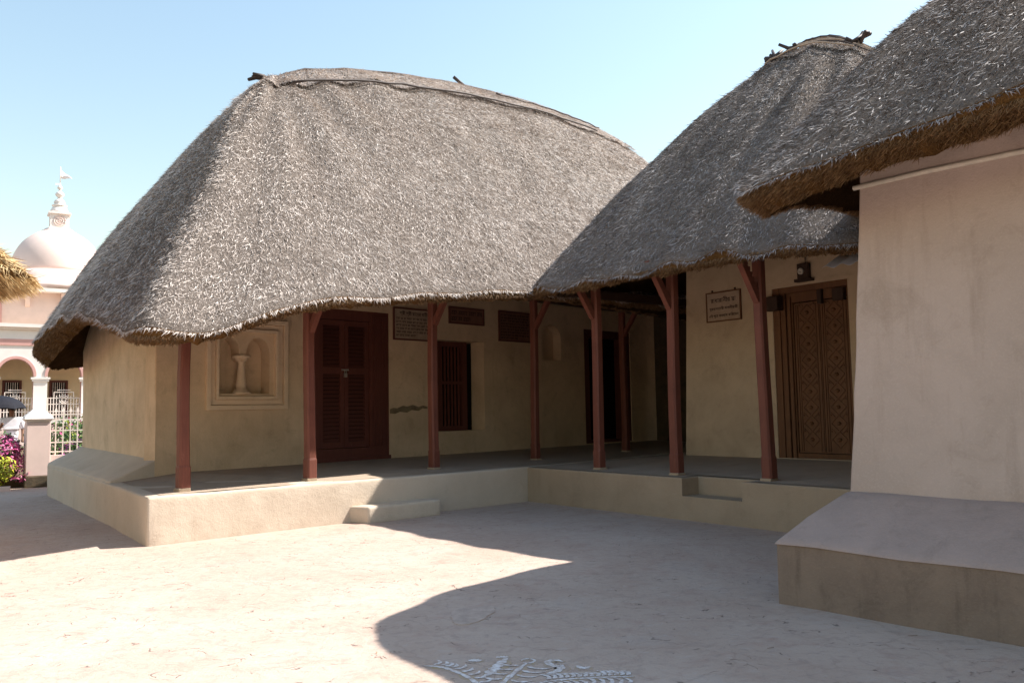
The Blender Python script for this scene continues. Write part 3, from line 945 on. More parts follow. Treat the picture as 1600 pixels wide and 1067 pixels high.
# carved double door
cf = MB().plate(rect(3.12, 4.50, 0.72, 3.56), [rect(3.44, 4.42, 0.80, 3.30)], Y2 + 0.10, Y2 + 0.2)
cf.box((3.12, Y2 + 0.02, 0.72), (3.24, Y2 + 0.1, 3.56)).box((3.24, Y2 + 0.05, 0.72), (3.33, Y2 + 0.1, 3.46)).box((3.36, Y2 + 0.06, 0.72), (3.42, Y2 + 0.1, 3.4))
cf.box((3.24, Y2 + 0.03, 3.46), (4.5, Y2 + 0.1, 3.56))
cdoor = cf.obj('door', M['carved'], h2)
MB().box((3.05, Y2 - 0.16, 3.18), (3.32, Y2 + 0.02, 3.42)).obj('lintel_end', M['darkwood'], cdoor, bevel=0.015)
MB().box((4.22, Y2 + 0.0, 3.24), (4.42, Y2 + 0.09, 3.44)).obj('hinge_block', M['darkwood'], cdoor, bevel=0.012)
MB().box((3.94, Y2 + 0.02, 3.22), (4.02, Y2 + 0.09, 3.46)).obj('hinge_block', M['darkwood'], cdoor, bevel=0.012)
for x0, x1 in ((3.45, 3.925), (3.935, 4.41)):
    l2 = MB().box((x0, Y2 + 0.12, 0.81), (x1, Y2 + 0.165, 3.28))
    leaf = l2.obj('door_leaf', M['carved'], cdoor)
    cv = MB()
    cx = (x0 + x1) / 2
    def b2(ax, az, bx, bz, w=0.018):
        cv.bar((ax, Y2 + 0.115, az), (bx, Y2 + 0.115, bz), w, 0.022, up=(0, 1, 0))
    for (x, w) in ((x0 + 0.03, 0.03), (x1 - 0.03, 0.03), (x0 + 0.075, 0.014), (x1 - 0.075, 0.014)):
        b2(x, 0.84, x, 3.25, w)
    zz = 0.90
    hw = 0.135
    for k in range(9):
        zc = zz + 0.13 + k * 0.26
        b2(cx - hw, zc, cx, zc + 0.13); b2(cx, zc + 0.13, cx + hw, zc); b2(cx + hw, zc, cx, zc - 0.13); b2(cx, zc - 0.13, cx - hw, zc)
        cv.lathe([(0.001, -0.03), (0.02, -0.028), (0.035, -0.012), (0.04, 0.0), (0.035, 0.012), (0.02, 0.028), (0.001, 0.03)], (cx, Y2 + 0.115, zc), 8)
        for dx in (-1, 1):
            cv.lathe([(0.001, -0.018), (0.018, -0.008), (0.018, 0.008), (0.001, 0.018)], (cx + dx * hw, Y2 + 0.115, zc + 0.13), 6)
            b2(cx + dx * 0.06, zc + 0.1, cx + dx * hw, zc + 0.175, 0.012)
    cv.obj('door_carving', M['carved'], cdoor)
# posts
post(h2, 1.49, 0.33, 0.60, 4.05, -1, 0.52, bz=0.95)
post(h2, 3.19, 0.26, 0.60, 4.05, -1, 0.50, bz=0.98)
post(h2, 4.74, 0.30, 0.60, 4.05, -1, 0.50, notched=True, bz=1.05)
MB().box((0.5, 0.36, 3.86), (6.9, 0.5, 3.99)).obj('veranda_beam', M['darkwood'], h2)
MB().box((0.3, 0.8, 3.62), (0.44, 6.8, 3.76)).obj('veranda_beam', M['darkwood'], h2)
# roof
ring2 = [(0.50, -0.34, 3.64, 0, 0.16), (1.6, -0.44, 3.56, 0.1, 0.16), (3.0, -0.44, 3.58, 0.4, 0.16), (4.2, -0.44, 3.57, 0.6, 0.16), (5.2, -0.44, 3.55, 0.8, 0.16), (6.2, -0.42, 3.47, 1, 0.16),
         (6.75, -0.2, 3.42, 1, 0.16), (6.95, 1.5, 3.5, 1, 0.16), (6.95, 4, 3.6, 1, 0.16), (6.9, 8.2, 3.5, 1, 0.16), (4.5, 8.5, 3.7, 0.6, 0.16), (1.5, 8.5, 3.7, 0.2, 0.16), (-1.7, 8.3, 3.6, 0, 0.16),
         (-0.85, 4, 3.70, 0, 0.16), (-0.15, 1.2, 3.68, 0, 0.16), (0.22, 0.2, 3.66, 0, 0.16)]  # left hip stretched over the gap so light stays out of the passage
roof2 = Roof(ring2, [(2.9, 4.0, 7.9), (3.35, 4.0, 8.02), (3.9, 4.0, 7.93), (4.6, 4.0, 7.42)], (1.28, 0.98), 11, smooth=0.3)
r2 = roof2.mesh(h2, rm)
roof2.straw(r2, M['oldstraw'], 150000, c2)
roof2.straw(r2, M['straw'], 12000, c2, off=0.04, smin=0.0, smax=0.12, name='ridge_cap')
roof2.fringe(r2, M['brownstraw'], 26000, c2, L=(0.025, 0.08), tone=-0.06)
fi2 = roof2.front_index()
for k, (sf, t0, t1_, rr, mt) in enumerate([(0.006, -0.05, 1.0, 0.018, 'bamboo'), (0.03, 0.15, 1.0, 0.016, 'palebamboo'), (0.055, 0.0, 0.8, 0.017, 'bamboo'), (0.075, 0.15, 1.0, 0.018, 'palebamboo'), (0.10, 0.0, 1.0, 0.017, 'bamboo'), (0.125, 0.1, 0.9, 0.016, 'palebamboo'), (0.042, 0.45, 0.9, 0.022, 'palebamboo')]):
    pole(roof2, r2, roof2.line(t0, t1_, sf, fi2, 0.085 + 0.012 * (k % 3), 12), rr, M[mt], 0.02)
for t, cnt in ((0.03, 9), (0.25, 3), (0.88, 6)):
    p0 = Vector(roof2.line(t, t + 0.01, 0.035, fi2, 0.11, 2)[0])
    for k in range(cnt):
        q = p0 + Vector((random.uniform(-.12, .12), random.uniform(-.16, .10), random.uniform(-.08, .05)))
        d = Vector((random.uniform(-.25, .2), random.uniform(-.2, .2), random.uniform(-.15, .22)))
        MB().tube([q - d * 0.8, q + d * 0.75], 0.04, 5, 0.7).obj('ridge_tie', M['bamboo'], r2)
p0 = Vector((2.85, 4.0, 8.03))
MB().tube([p0, p0 + Vector((-0.25, 0.02, 0.02)), p0 + Vector((-0.5, 0.03, -0.14)), p0 + Vector((-0.78, 0.05, -0.42))], 0.022, 5, 0.6).obj('ridge_tie', M['bamboo'], r2)
for k in range(6):
    q = Vector((2.72 - 0.16 * k, 3.9 + 0.02 * k, 7.93 - 0.19 * k))
    MB().tube([q + Vector((0.2, 0, -0.1)), q + Vector((-0.22 - random.random() * .1, 0.05, 0.08 - random.random() * .10))], 0.042, 5, 0.6).obj('ridge_tie', M['bamboo'], r2)

# ================================================================== HUT 3 (near building at the right)
H3L, H3R = (2.109, 6.898, 0), -48
h3 = empty('thatched_hut', 'near pale plastered hut with sloping base and shaded grey thatch overhanging its corner', 'hut', H3L, H3R)
c3 = to_local(CAM, H3L, H3R)
nn = 24
def wob(k, a=0.012):
    return a * math.sin(k * 1.7) + a * 0.6 * math.sin(k * 0.63 + 1)
pv = MB()
xs = [0.02 + 8.0 * k / nn for k in range(nn + 1)]
vs = [(x + 0.0, wob(k) * (k > 0), -0.05) for k, x in enumerate(xs)] + [(x, wob(k + 3) * (k > 0) + 0.004, 0.47 + wob(k, 0.006)) for k, x in enumerate(xs)]
vs += [(xs[0], 8.2, -0.05), (xs[-1], 8.2, -0.05), (xs[-1], 8.2, 0.47), (xs[0], 8.2, 0.47)]
m1 = nn + 1
fs = [(k, k + 1, m1 + k + 1, m1 + k) for k in range(nn)] + [(2 * m1, 0, m1, 2 * m1 + 3), (nn, 2 * m1 + 1, 2 * m1 + 2, 2 * nn + 1), (2 * m1 + 1, 2 * m1, 2 * m1 + 3, 2 * m1 + 2)]
pv.add(vs, fs)
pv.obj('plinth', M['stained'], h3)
sv = [(xs[k] - 0.012 * (k == 0), -0.010 + wob(k + 3) * (k > 0), 0.472 + wob(k, 0.006)) for k in range(m1)]
sv += [(x, -0.002 + wob(k + 3) * (k > 0), 0.492 + wob(k, 0.006)) for k, x in enumerate(xs)]
sv += [(0.14 + (8.0 - 0.14) * k / nn, 0.30 + wob(k, 0.01), 0.675 + wob(k + 5, 0.008)) for k in range(m1)]
sv += [(0.30 + (8.0 - 0.30) * k / nn, 0.66, 0.852 + wob(k, 0.005)) for k in range(m1)]
sv += [(0.34 + (8.0 - 0.34) * k / nn, 0.80, 0.872) for k in range(m1)]
fs = []
for r in range(4):
    fs += [(r * m1 + k, r * m1 + k + 1, (r + 1) * m1 + k + 1, (r + 1) * m1 + k) for k in range(nn)]
b0 = len(sv)
sv += [(0.008, 8.2, 0.472), (0.02, 8.2, 0.492), (0.14, 8.2, 0.675), (0.30, 8.2, 0.852), (0.34, 8.2, 0.872)]
for r in range(4):
    fs.append((b0 + r, r * m1, (r + 1) * m1, b0 + r + 1))
MB().add(sv, fs, True).obj('sloping_base', M['slope'], h3, rough=(0.16, 0.009))
MB().hexa([(0.30, 0.70, 0.80), (8.0, 0.70, 0.80), (8.0, 7.8, 0.80), (0.30, 7.8, 0.80), (0.53, 0.84, 4.25), (8.0, 0.84, 4.25), (8.0, 7.6, 4.25), (0.53, 7.6, 4.25)]).obj('wall', M['pale_wall'], h3, bevel=0.04, rough=(0.22, 0.016))
pts = [(0.44 + 7.4 * k / 12, 0.790, 3.46 + 0.012 * math.sin(k * 1.3)) for k in range(13)]
MB().tube(pts, 0.022, 8).obj('conduit', M['palepaint'], h3)
MB().box((1.42, 0.30, 3.62), (1.58, 0.86, 3.68)).obj('rafter_end', M['palebamboo'], h3)
ring3 = [(-0.02, -0.24, 3.42, 0, 0.30), (0.35, -0.28, 3.40, 0, 0.24), (0.71, -0.28, 3.49, 0, 0.26), (1.22, -0.28, 3.53, 0.0, 0.26), (2.05, -0.28, 3.585, 0.08, 0.26), (3.2, -0.28, 3.62, 0.3, 0.26),
         (5, -0.28, 3.62, 0.6, 0.26), (7, -0.28, 3.55, 1, 0.26), (8.4, -0.2, 3.35, 1, 0.24), (8.7, 4, 3.6, 1, 0.24), (8.4, 8.6, 3.3, 1, 0.24), (5, 8.9, 3.6, 0.6, 0.24), (2, 8.9, 3.5, 0.0, 0.24), (0, 8.7, 3.4, 0, 0.24),
         (-0.70, 6.5, 3.8, 0, 0.24), (-0.90, 4.3, 4.0, 0, 0.24), (-0.84, 2.6, 3.96, 0, 0.24), (-0.74, 1.5, 3.84, 0, 0.28), (-0.53, 0.7, 3.68, 0, 0.33), (-0.27, 0.1, 3.50, 0, 0.32)]
roof3 = Roof(ring3, [(2.0, 4.3, 7.15), (3.3, 4.3, 7.7), (5, 4.3, 7.8), (6.8, 4.3, 7.5)], 1.20, 23, smooth=0.16)
r3 = roof3.mesh(h3, rm)
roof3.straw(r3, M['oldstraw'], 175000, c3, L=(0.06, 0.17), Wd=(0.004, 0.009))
roof3.fringe(r3, M['brownstraw'], 60000, c3, L=(0.03, 0.095), Wd=(0.003, 0.006), tone=-0.1)

# ================================================================== HUT 4 (golden eave at the left edge)
H4L, H4R = (-5.30, 9.3, 0), 140
h4 = empty('thatched_hut', 'golden straw eave of a hut cut off beside the white dome', 'hut', H4L, H4R)
c4 = to_local(CAM, H4L, H4R)
MB().box((0.75, 0.75, 0), (4.5, 4.5, 3.6)).obj('wall', M['mud'], h4)
ring4 = [(0, 0, 3.22, 0, 0.2), (2.6, -0.1, 3.3, 0.5, 0.2), (5.2, 0, 3.2, 1, 0.2), (5.3, 2.6, 3.3, 1, 0.2), (5.2, 5.2, 3.2, 1, 0.2), (2.6, 5.3, 3.3, 0.5, 0.2), (0, 5.2, 3.2, 0, 0.2), (-0.1, 2.6, 3.3, 0, 0.2)]
roof4 = Roof(ring4, [(2.2, 2.6, 5.9), (2.6, 2.6, 6.0), (3.0, 2.6, 5.9)], 1.1, 31, smooth=0.2)
r4 = roof4.mesh(h4, [M['corebrown'], M['corebrown'], M['under']])
roof4.straw(r4, M['goldstraw'], 26000, c4, L=(0.12, 0.3), Wd=(0.006, 0.012), tone=0.12, wild=1.5)
roof4.fringe(r4, M['goldstraw'], 9000, c4, L=(0.1, 0.24), tone=0.05)

# ------------------------------------------------------------------ writing
def text_mesh(body, size, mat, parent, x, y, z, align='CENTER', rx=90):
    cu = bpy.data.curves.new('lettering', 'FONT')
    cu.body = body
    cu.size = size
    cu.align_x = align
    cu.extrude = 0.0015
    cu.offset = size * 0.012
    cu.resolution_u = 3
    o = bpy.data.objects.new('tmp', cu)
    COL.objects.link(o)
    dg = bpy.context.evaluated_depsgraph_get()
    me = bpy.data.meshes.new_from_object(o.evaluated_get(dg))
    bpy.data.objects.remove(o)
    me.name = 'lettering'
    me.materials.clear(); me.materials.append(mat)
    n = link('lettering', me, parent)
    n.location = (x, y, z)
    n.rotation_euler = (math.radians(rx), 0, 0)
    return n

def scrawl(w, rows, x0, z0, dz, h, rng, y):
    """rows of illegible head-line script: a bar with hanging strokes"""
    b = MB()
    for r in range(rows):
        z = z0 - r * dz
        x = x0
        end = x0 + w * (1 if r < rows - 1 else 0.6)
        while x < end - h:
            n = rng.randint(2, 5)
            wl_ = n * h * 0.62
            wl_ = min(wl_, end - x)
            b.box((x, y, z - h * 0.16), (x + wl_, y + 0.004, z))
            for k in range(n):
                xx = x + (k + 0.5) * h * 0.62
                if xx > end:
                    break
                b.box((xx, y, z - h * rng.uniform(0.7, 1.0)), (xx + h * 0.14, y + 0.004, z - h * 0.161))
                if rng.random() < 0.7:
                    b.bar((xx, y + 0.002, z - h * 0.9), (xx - h * 0.36, y + 0.002, z - h * 0.5), h * 0.13, 0.004, up=(0, 1, 0))
            x += wl_ + h * 0.5
    return b

def sign(label, hutL, hutR, x0, x1, z0, z1, y, board, frame, fw=0.03):
    a = math.radians(hutR)
    loc = (hutL[0] + math.cos(a) * x0 - math.sin(a) * y, hutL[1] + math.sin(a) * x0 + math.cos(a) * y, z0)
    s = empty('sign_board', label, 'sign', loc, hutR, 'painted boards on the hut walls')
    w, h = x1 - x0, z1 - z0
    MB().box((0.002, -0.025, 0.002), (w - 0.002, -0.004, h - 0.002)).obj('board', board, s)
    MB().plate(rect(0, w, 0, h), [rect(fw, w - fw, fw, h - fw)], -0.038, -0.003).obj('frame', frame, s)
    return s, w, h

rg = random.Random(5)
s1, w, h = sign('cream board with a heading and seven lines between the louvred door and a post', H1L, H1R, 5.95, 7.0, 3.04, 3.70, WY, M['board'], M['reddark'])
text_mesh('শ্রী শ্রী মােয়র বাটী', 0.09, M['ink'], s1, w * 0.5, -0.0275, h - 0.145)
scrawl(w - 0.14, 6, 0.07, h - 0.20, 0.068, 0.042, rg, -0.029).obj('lettering', M['ink'], s1)
s2, w, h = sign('small brown two line board above the barred window', H1L, H1R, 7.44, 8.48, 3.46, 3.83, WY, M['boardred'], M['reddark'])
scrawl(w - 0.14, 2, 0.07, h - 0.09, 0.13, 0.085, rg, -0.029).obj('lettering', M['ink'], s2)
s3, w, h = sign('tall brown board of close lines near the veranda corner', H1L, H1R, 8.94, 10.0, 3.15, 3.85, WY, M['boardred'], M['reddark'])
scrawl(w - 0.14, 9, 0.07, h - 0.08, 0.065, 0.04, rg, -0.029).obj('lettering', M['ink'], s3)
s4, w, h = sign('three line notice on the wall left of the carved door', H2L, H2R, 1.74, 2.50, 3.11, 3.65, Y2, M['board'], M['carved'], 0.022)
text_mesh('রাধারানীর মা', 0.105, M['ink'], s4, w * 0.5, -0.0275, h - 0.19)
text_mesh('সুরবালােদবী পাগলীমামী', 0.064, M['ink'], s4, w * 0.5, -0.0275, h - 0.325)
text_mesh('এই গৃেহ বসবাস কিরেতন', 0.066, M['ink'], s4, w * 0.5, -0.0275, h - 0.455)
for tx in (0.12, w - 0.14):
    MB().box((tx, -0.02, h), (tx + 0.03, -0.004, h + 0.04)).obj('hanging_tab', M['darkwood'], s4)
s5, w, h = sign('brown board high on the near pale wall under the thatch edge', H3L, H3R, 1.80, 2.75, 3.53, 3.80, 0.82, M['boardred'], M['reddark'], 0.02)
scrawl(w - 0.1, 3, 0.05, h - 0.05, 0.08, 0.05, rg, -0.029).obj('lettering', M['ink'], s5)

# ------------------------------------------------------------------ small fittings on hut 2
def at2(x, y, z):
    a = math.radians(H2R)
    return (H2L[0] + math.cos(a) * x - math.sin(a) * y, H2L[1] + math.sin(a) * x + math.cos(a) * y, z)
lb_ = empty('wall_lamp', 'dark wooden lamp box with a round pale socket hung above the carved door', 'lamp', at2(3.78, Y2, 3.60), H2R)
MB().box((-0.10, -0.10, 0.05), (0.10, -0.004, 0.30)).box((-0.15, -0.12, 0.0), (0.16, -0.004, 0.05)).obj('box', M['darkwood'], lb_, bevel=0.008)
ro = MB().lathe([(0.055, 0), (0.055, 0.02), (0.04, 0.035), (0.03, 0.035), (0.03, 0.01)], (0, 0, 0), 16).obj('lamp_holder', M['palepaint'], lb_)
ro.rotation_euler = (math.radians(90), 0, 0); ro.location = (-0.02, -0.10, 0.17)
MB().tube([(0.02, -0.03, 0.30), (0.02, -0.03, 0.6), (0.015, -0.03, 0.95)], 0.008, 5).obj('cable', M['black'], lb_)
ta = empty('tin_awning', 'corrugated tin sheet jutting out beside the carved door below the thatch', 'awning', at2(4.50, 2.2, 3.66), H2R)
tb = MB()
vsn = []; fsn = []
n_ = 40
for r, (yy, zz_) in enumerate(((0.0, 0.0), (0.69, 0.34))):
    for k in range(n_ + 1):
        vsn.append((k * 1.3 / n_, yy, zz_ + 0.022 * math.sin(k * 2 * math.pi / 8)))
fsn = [(k, k + 1, n_ + 1 + k + 1, n_ + 1 + k) for k in range(n_)]
tb.add(vsn, fsn, True)
to = tb.obj('tin_sheet', M['tin'], ta)
sol = to.modifiers.new('thick', 'SOLIDIFY'); sol.thickness = 0.004
MB().bar((1.05, 0.1, 0.02), (1.05, 0.69, 0.30), 0.04).obj('batten', M['darkwood'], ta)

# ------------------------------------------------------------------ floor painting (rice paste pattern)
fp = empty('floor_painting', 'white and ochre curling pattern painted on the shaded courtyard floor', 'floor painting', (0.25, 5.1, 0))
rz_ = [0]
def ribbon(b, pts, w0, w1=None, z=0.0035):
    rz_[0] += 1; z = z + 0.000012 * rz_[0]
    w1 = w0 if w1 is None else w1
    P = [Vector((x - 0.25, y - 5.1)) for x, y in pts]
    L = []; Rr = []
    for k, p in enumerate(P):
        d = (P[min(k + 1, len(P) - 1)] - P[max(0, k - 1)]).normalized()
        n = Vector((-d.y, d.x))
        t = k / (len(P) - 1)
        w = (w0 + (w1 - w0) * t) / 2 * (1 + 0.25 * math.sin(k * 2.1)) * min(1, 0.35 + 4 * t * (1 - t))
        L.append((p.x + n.x * w, p.y + n.y * w, z)); Rr.append((p.x - n.x * w, p.y - n.y * w, z))
    m = len(P)
    b.add(L + Rr, [(m + k, m + k + 1, k + 1, k) for k in range(m - 1)])
def curve(*c, n=16):
    out = []
    for k in range(n + 1):
        t = k / n
        p = [Vector(q) for q in c]
        while len(p) > 1:
            p = [p[i].lerp(p[i + 1], t) for i in range(len(p) - 1)]
        out.append((p[0].x, p[0].y))
    return out
wh = MB(); oc = MB()
def stroke(pts, w0, w1=None, halo=0.05):
    pts = curve(*pts) if len(pts) <= 4 else smooth_line(pts)
    ribbon(oc, [(x + 0.008, y - 0.006) for x, y in pts], w0 + halo, (w0 if w1 is None else w1) + halo, z=0.001)
    ribbon(wh, pts, w0, w1)
    return pts
def smooth_line(pts, n=5):
    out = []
    for k in range(len(pts) - 1):
        p0 = Vector(pts[max(0, k - 1)]); p1 = Vector(pts[k]); p2 = Vector(pts[k + 1]); p3 = Vector(pts[min(len(pts) - 1, k + 2)])
        for q in range(n):
            t = q / n
            v = 0.5 * (2 * p1 + (p2 - p0) * t + (2 * p0 - 5 * p1 + 4 * p2 - p3) * t * t + (3 * p1 - p0 - 3 * p2 + p3) * t ** 3)
            out.append((v.x, v.y))
    return out + [tuple(pts[-1])]
def ticks(pts, L, sides, every=2, start=1):
    for k in range(start, len(pts) - 1, every):
        x, y = pts[k]
        d = (Vector(pts[k + 1]) - Vector(pts[k])).normalized(); n = Vector((-d.y, d.x))
        for sg in sides:
            l_ = L * (0.8 + 0.4 * ((k * 7919) % 10) / 10)
            a = Vector((x, y)) + n * sg * 0.03
            b_ = a + n * sg * l_ * 0.55 + d * 0.05
            c_ = a + n * sg * l_ - d * 0.02
            ribbon(wh, curve(tuple(a), tuple(b_), tuple(c_), n=6), 0.03, 0.02)
stroke([(-0.314, 5.482), (-0.268, 5.51), (-0.236, 5.468)], 0.05)
stroke([(-0.141, 5.548), (-0.099, 5.56), (-0.056, 5.548)], 0.035)
stroke([(-0.07, 5.53), (-0.117, 5.404), (-0.155, 5.276), (-0.191, 5.179)], 0.05, 0.075)
stroke([(0.025 + 0.0, 5.462), (0.03, 5.49), (0.066, 5.504), (0.10, 5.488), (0.108, 5.457), (0.09, 5.425), (0.065, 5.412), (0.035, 5.43)], 0.018, None, 0.04)
stroke([(0.288, 5.43), (0.239, 5.466), (0.187, 5.426), (0.224, 5.351), (0.273, 5.332), (0.238, 5.238), (0.177, 5.195)], 0.04, 0.05)
stroke([(0.373, 5.342), (0.38, 5.29), (0.41, 5.275), (0.451, 5.321)], 0.035)
l1 = stroke([(-0.592, 5.398), (-0.50, 5.37), (-0.435, 5.324), (-0.327, 5.193), (-0.242, 5.026), (-0.22, 4.8), (-0.25, 4.55)], 0.03)
ticks(l1, 0.09, (1,), 2, 3)
l2 = stroke([(0.054, 5.41), (-0.017, 5.237), (-0.101, 5.004), (-0.16, 4.75), (-0.17, 4.5)], 0.034)
ticks(l2, 0.14, (-1, 1), 2, 2)
l3 = stroke([(0.114, 5.035), (0.297, 5.098), (0.5, 5.11), (0.689, 5.112)], 0.022)
ticks(l3, 0.09, (1,), 1, 2)
l4 = stroke([(-0.05, 4.86), (0.148, 4.935), (0.4, 4.96), (0.70, 4.962)], 0.022)
ticks(l4, 0.10, (1, -1), 1, 2)
l5 = stroke([(0.158, 5.196), (0.399, 5.183), (0.68, 5.182)], 0.016)
oc.obj('ochre_strokes', M['ochre'], fp)
wh.obj('white_strokes', M['chalk'], fp)

# ================================================================== TEMPLE
TL, TR = (-25.546, 45.0, 0), 33
tp = empty('temple', 'white and pink temple with arcade, pale dome, spire and flag', 'temple', TL, TR)
arches = [-7.25, -4.94, -2.63, -0.32 + 0.0]
ah = []
for k in range(-4, 3):
    x0 = 0.33 + 2.31 * k
    ah.append(arch_pts(x0, x0 + 1.65, 1.5, 3.85, 0.93, 18))
MB().plate(rect(-12, 9, 0.0, 6.35), ah, 0, 0.55).obj('arcade_wall', M['white'], tp)
mould = MB()
for k in range(-4, 3):
    x0 = 0.33 + 2.31 * k
    o_ = arch_pts(x0 - 0.14, x0 + 1.79, 3.85, 3.86, 1.07, 18)
    i_ = arch_pts(x0 + 0.002, x0 + 1.648, 3.85, 3.86, 0.928, 18)
    n = len(o_)
    vs = [(x, -0.06, z) for x, z in o_] + [(x, -0.06, z) for x, z in i_] + [(x, 0.02, z) for x, z in o_] + [(x, 0.02, z) for x, z in i_]
    fs = []
    for j in range(2, n - 1):
        fs += [(j, j + 1, n + j + 1, n + j), (2 * n + j, 2 * n + j + 1, j + 1, j), (n + j, n + j + 1, 3 * n + j + 1, 3 * n + j)]
    mould.add(vs, fs)
    # pink reveals
    i2_ = arch_pts(x0 - 0.002 + 0.006, x0 + 1.65 - 0.006, 1.5, 3.85, 0.924, 18)
    vs = [(x, 0.004, z) for x, z in i2_] + [(x, 0.546, z) for x, z in i2_]
    m = len(i2_)
    mould.add(vs, [(j, j + 1, m + j + 1, m + j) for j in range(1, m - 1)])
mould.obj('arch_moulding', M['pink'], tp)
im0 = MB().box((-0.46, -0.10, 3.70), (0.46, 0.2, 3.80)).box((-0.40, -0.06, 3.58), (0.40, 0.2, 3.70)).obj('impost', M['white'], tp)
im0.location = (0, -0.001, 0)
for k in range(-4, 3):
    if k:
        again(im0, tp, (2.31 * k, -0.001, 0))
cb = MB().box((-12.1, -0.28, 6.47), (9.1, 0.6, 6.66)).box((-12.05, -0.14, 6.352), (9.05, 0.6, 6.468))
cb.obj('cornice', M['white'], tp)
MB().box((-12.02, -0.05, 5.50), (9.02, 0.3, 5.84)).obj('band', M['pink'], tp)
MB().box((-12.3, -0.9, 0.0), (9.3, 0.0 - 0.002, 1.30)).obj('plinth', M['palepink'], tp)
MB().box((-12.35, -0.95, 1.30), (9.35, 0.55, 1.50)).obj('plinth_cap', M['white'], tp)
MB().box((-12, 3.0, 1.5), (9, 3.3, 6.3)).obj('back_wall', M['cream'], tp)
MB().box((-12, 0.556, 6.2), (9, 12.0, 6.35)).obj('ceiling', M['cream'], tp)
MB().box((-12, 0.556, 1.3), (9, 12.0, 1.5)).obj('floor', M['palepink'], tp)
MB().box((-12, 3.31, 1.5), (-11.7, 12, 6.2)).box((8.7, 3.31, 1.5), (9, 12, 6.2)).box((-11.69, 11.7, 1.5), (8.69, 12, 6.2)).obj('outer_wall', M['white'], tp)
for k in range(-4, 3):
    xc = 0.62 + 2.31 * k
    wn = MB().plate(rect(xc, xc + 0.95, 1.6, 3.75), [rect(xc + 0.12, xc + 0.83, 1.6, 3.63)], 2.90, 2.995).obj('window', M['reddark'], tp)
    MB().box((xc + 0.1, 2.98, 1.6), (xc + 0.85, 2.996, 3.65)).obj('pane', M['black'], wn)
    g = MB()
    for j in range(6):
        g.box((xc + 0.18 + j * 0.11, 2.92, 1.6), (xc + 0.205 + j * 0.11, 2.94, 3.63))
    g.obj('window_grille', M['whitemetal'], wn)
    # ornamental grille between the piers
    x0 = 0.33 + 2.31 * k
    g = MB()
    def gb(ax, az, bx, bz, w=0.035):
        g.bar((ax, 0.26, az), (bx, 0.26, bz), w, 0.03, up=(0, 1, 0))
    for j in range(12):
        x = x0 + 0.06 + j * 0.139
        gb(x, 1.5, x, 2.95 - 0.28 * abs(j - 5.5) / 5.5)
    for z in (1.6, 1.95, 2.35, 2.68):
        gb(x0 + 0.02, z, x0 + 1.63, z)
    gb(x0 + 0.35, 3.0, x0 + 1.3, 3.0); gb(x0 + 0.35, 2.7, x0 + 0.35, 3.0); gb(x0 + 1.3, 2.7, x0 + 1.3, 3.0)
    gb(x0 + 0.5, 3.12, x0 + 1.15, 3.12)
    c = (x0 + 0.825, 0.25, 2.6)
    for rr in (0.22, 0.13):
        g.tube([(c[0] + rr * math.cos(a), 0.235, c[2] + rr * math.sin(a)) for a in [2 * math.pi * q / 16 for q in range(17)]], 0.024, 5)
    g.obj('arch_grille', M['whitemetal'], tp)
# set-back upper storey
up = MB().plate(rect(-9, 4.4, 6.35, 8.62), [arch_pts(-3.05, -2.0, 6.7, 7.7, 0.45)], 1.5, 1.9)
up.obj('upper_storey', M['palepink'], tp)
MB().box((-9, 1.9, 6.35), (4.4, 9, 8.6)).obj('upper_storey', M['palepink'], tp)
wnu = MB().plate(arch_pts(-3.2, -1.85, 6.62, 7.7, 0.6), [arch_pts(-3.04, -2.01, 6.7, 7.7, 0.44)], 1.44, 1.55).obj('window', M['pink'], tp)
MB().box((-2.56, 1.52, 6.7), (-2.49, 1.6, 8.1)).obj('mullion', M['palepink'], wnu)
MB().box((-3.04, 1.62, 6.7), (-2.01, 1.68, 8.2)).obj('pane', M['pink'], wnu)
MB().box((-9.5, 0.85, 8.60), (4.9, 9.4, 8.80)).box((-9.3, 1.1, 8.80), (4.7, 9.3, 8.9)).obj('cornice', M['white'], tp)
br0 = MB().hexa([(-0.12, 1.38, 7.85), (0.12, 1.38, 7.85), (0.12, 1.51, 7.75), (-0.12, 1.51, 7.75), (-0.12, 1.0, 8.58), (0.12, 1.0, 8.58), (0.12, 1.51, 8.59), (-0.12, 1.51, 8.59)]).obj('cornice_bracket', M['palepink'], tp)
br0.location = (-0.65, 0, 0)
for k in (-8.1, -5.6, -3.3, 1.1, 2.9):
    again(br0, tp, (k, 0, 0))
dc = (1.02, 4.6)
MB().lathe([(3.75, 8.9), (3.7, 9.12), (3.45, 9.3), (3.25, 9.4), (3.1, 9.62), (3.05, 9.86), (2.95, 9.92), (2.9, 10.06)], (dc[0], dc[1], 0), 40).obj('dome_base', M['palepink'], tp)
dp = []
for k in range(0, 19):
    a = math.radians(k * 5)
    dp.append((2.48 * math.cos(a) + 0.06 * math.sin(2 * a), 10.06 + 2.82 * math.sin(a)))
MB().lathe(dp[:-1] + [(0.02, 12.88)], (dc[0], dc[1], 0), 48).obj('dome', M['dome'], tp)
MB().lathe([(1.0, 12.62), (0.95, 12.72), (0.82, 12.78), (0.76, 12.86)], (dc[0], dc[1], 0), 32).obj('dome_collar', M['palepink'], tp)
bx = MB().box((dc[0] - .50, dc[1] - .50, 12.7), (dc[0] + .50, dc[1] + .50, 13.75))
bx.box((dc[0] - .58, dc[1] - .58, 12.7), (dc[0] + .58, dc[1] + .58, 12.92)).box((dc[0] - .60, dc[1] - .60, 13.75), (dc[0] + .60, dc[1] + .60, 13.86))
lan = bx.obj('lantern', M['white'], tp)
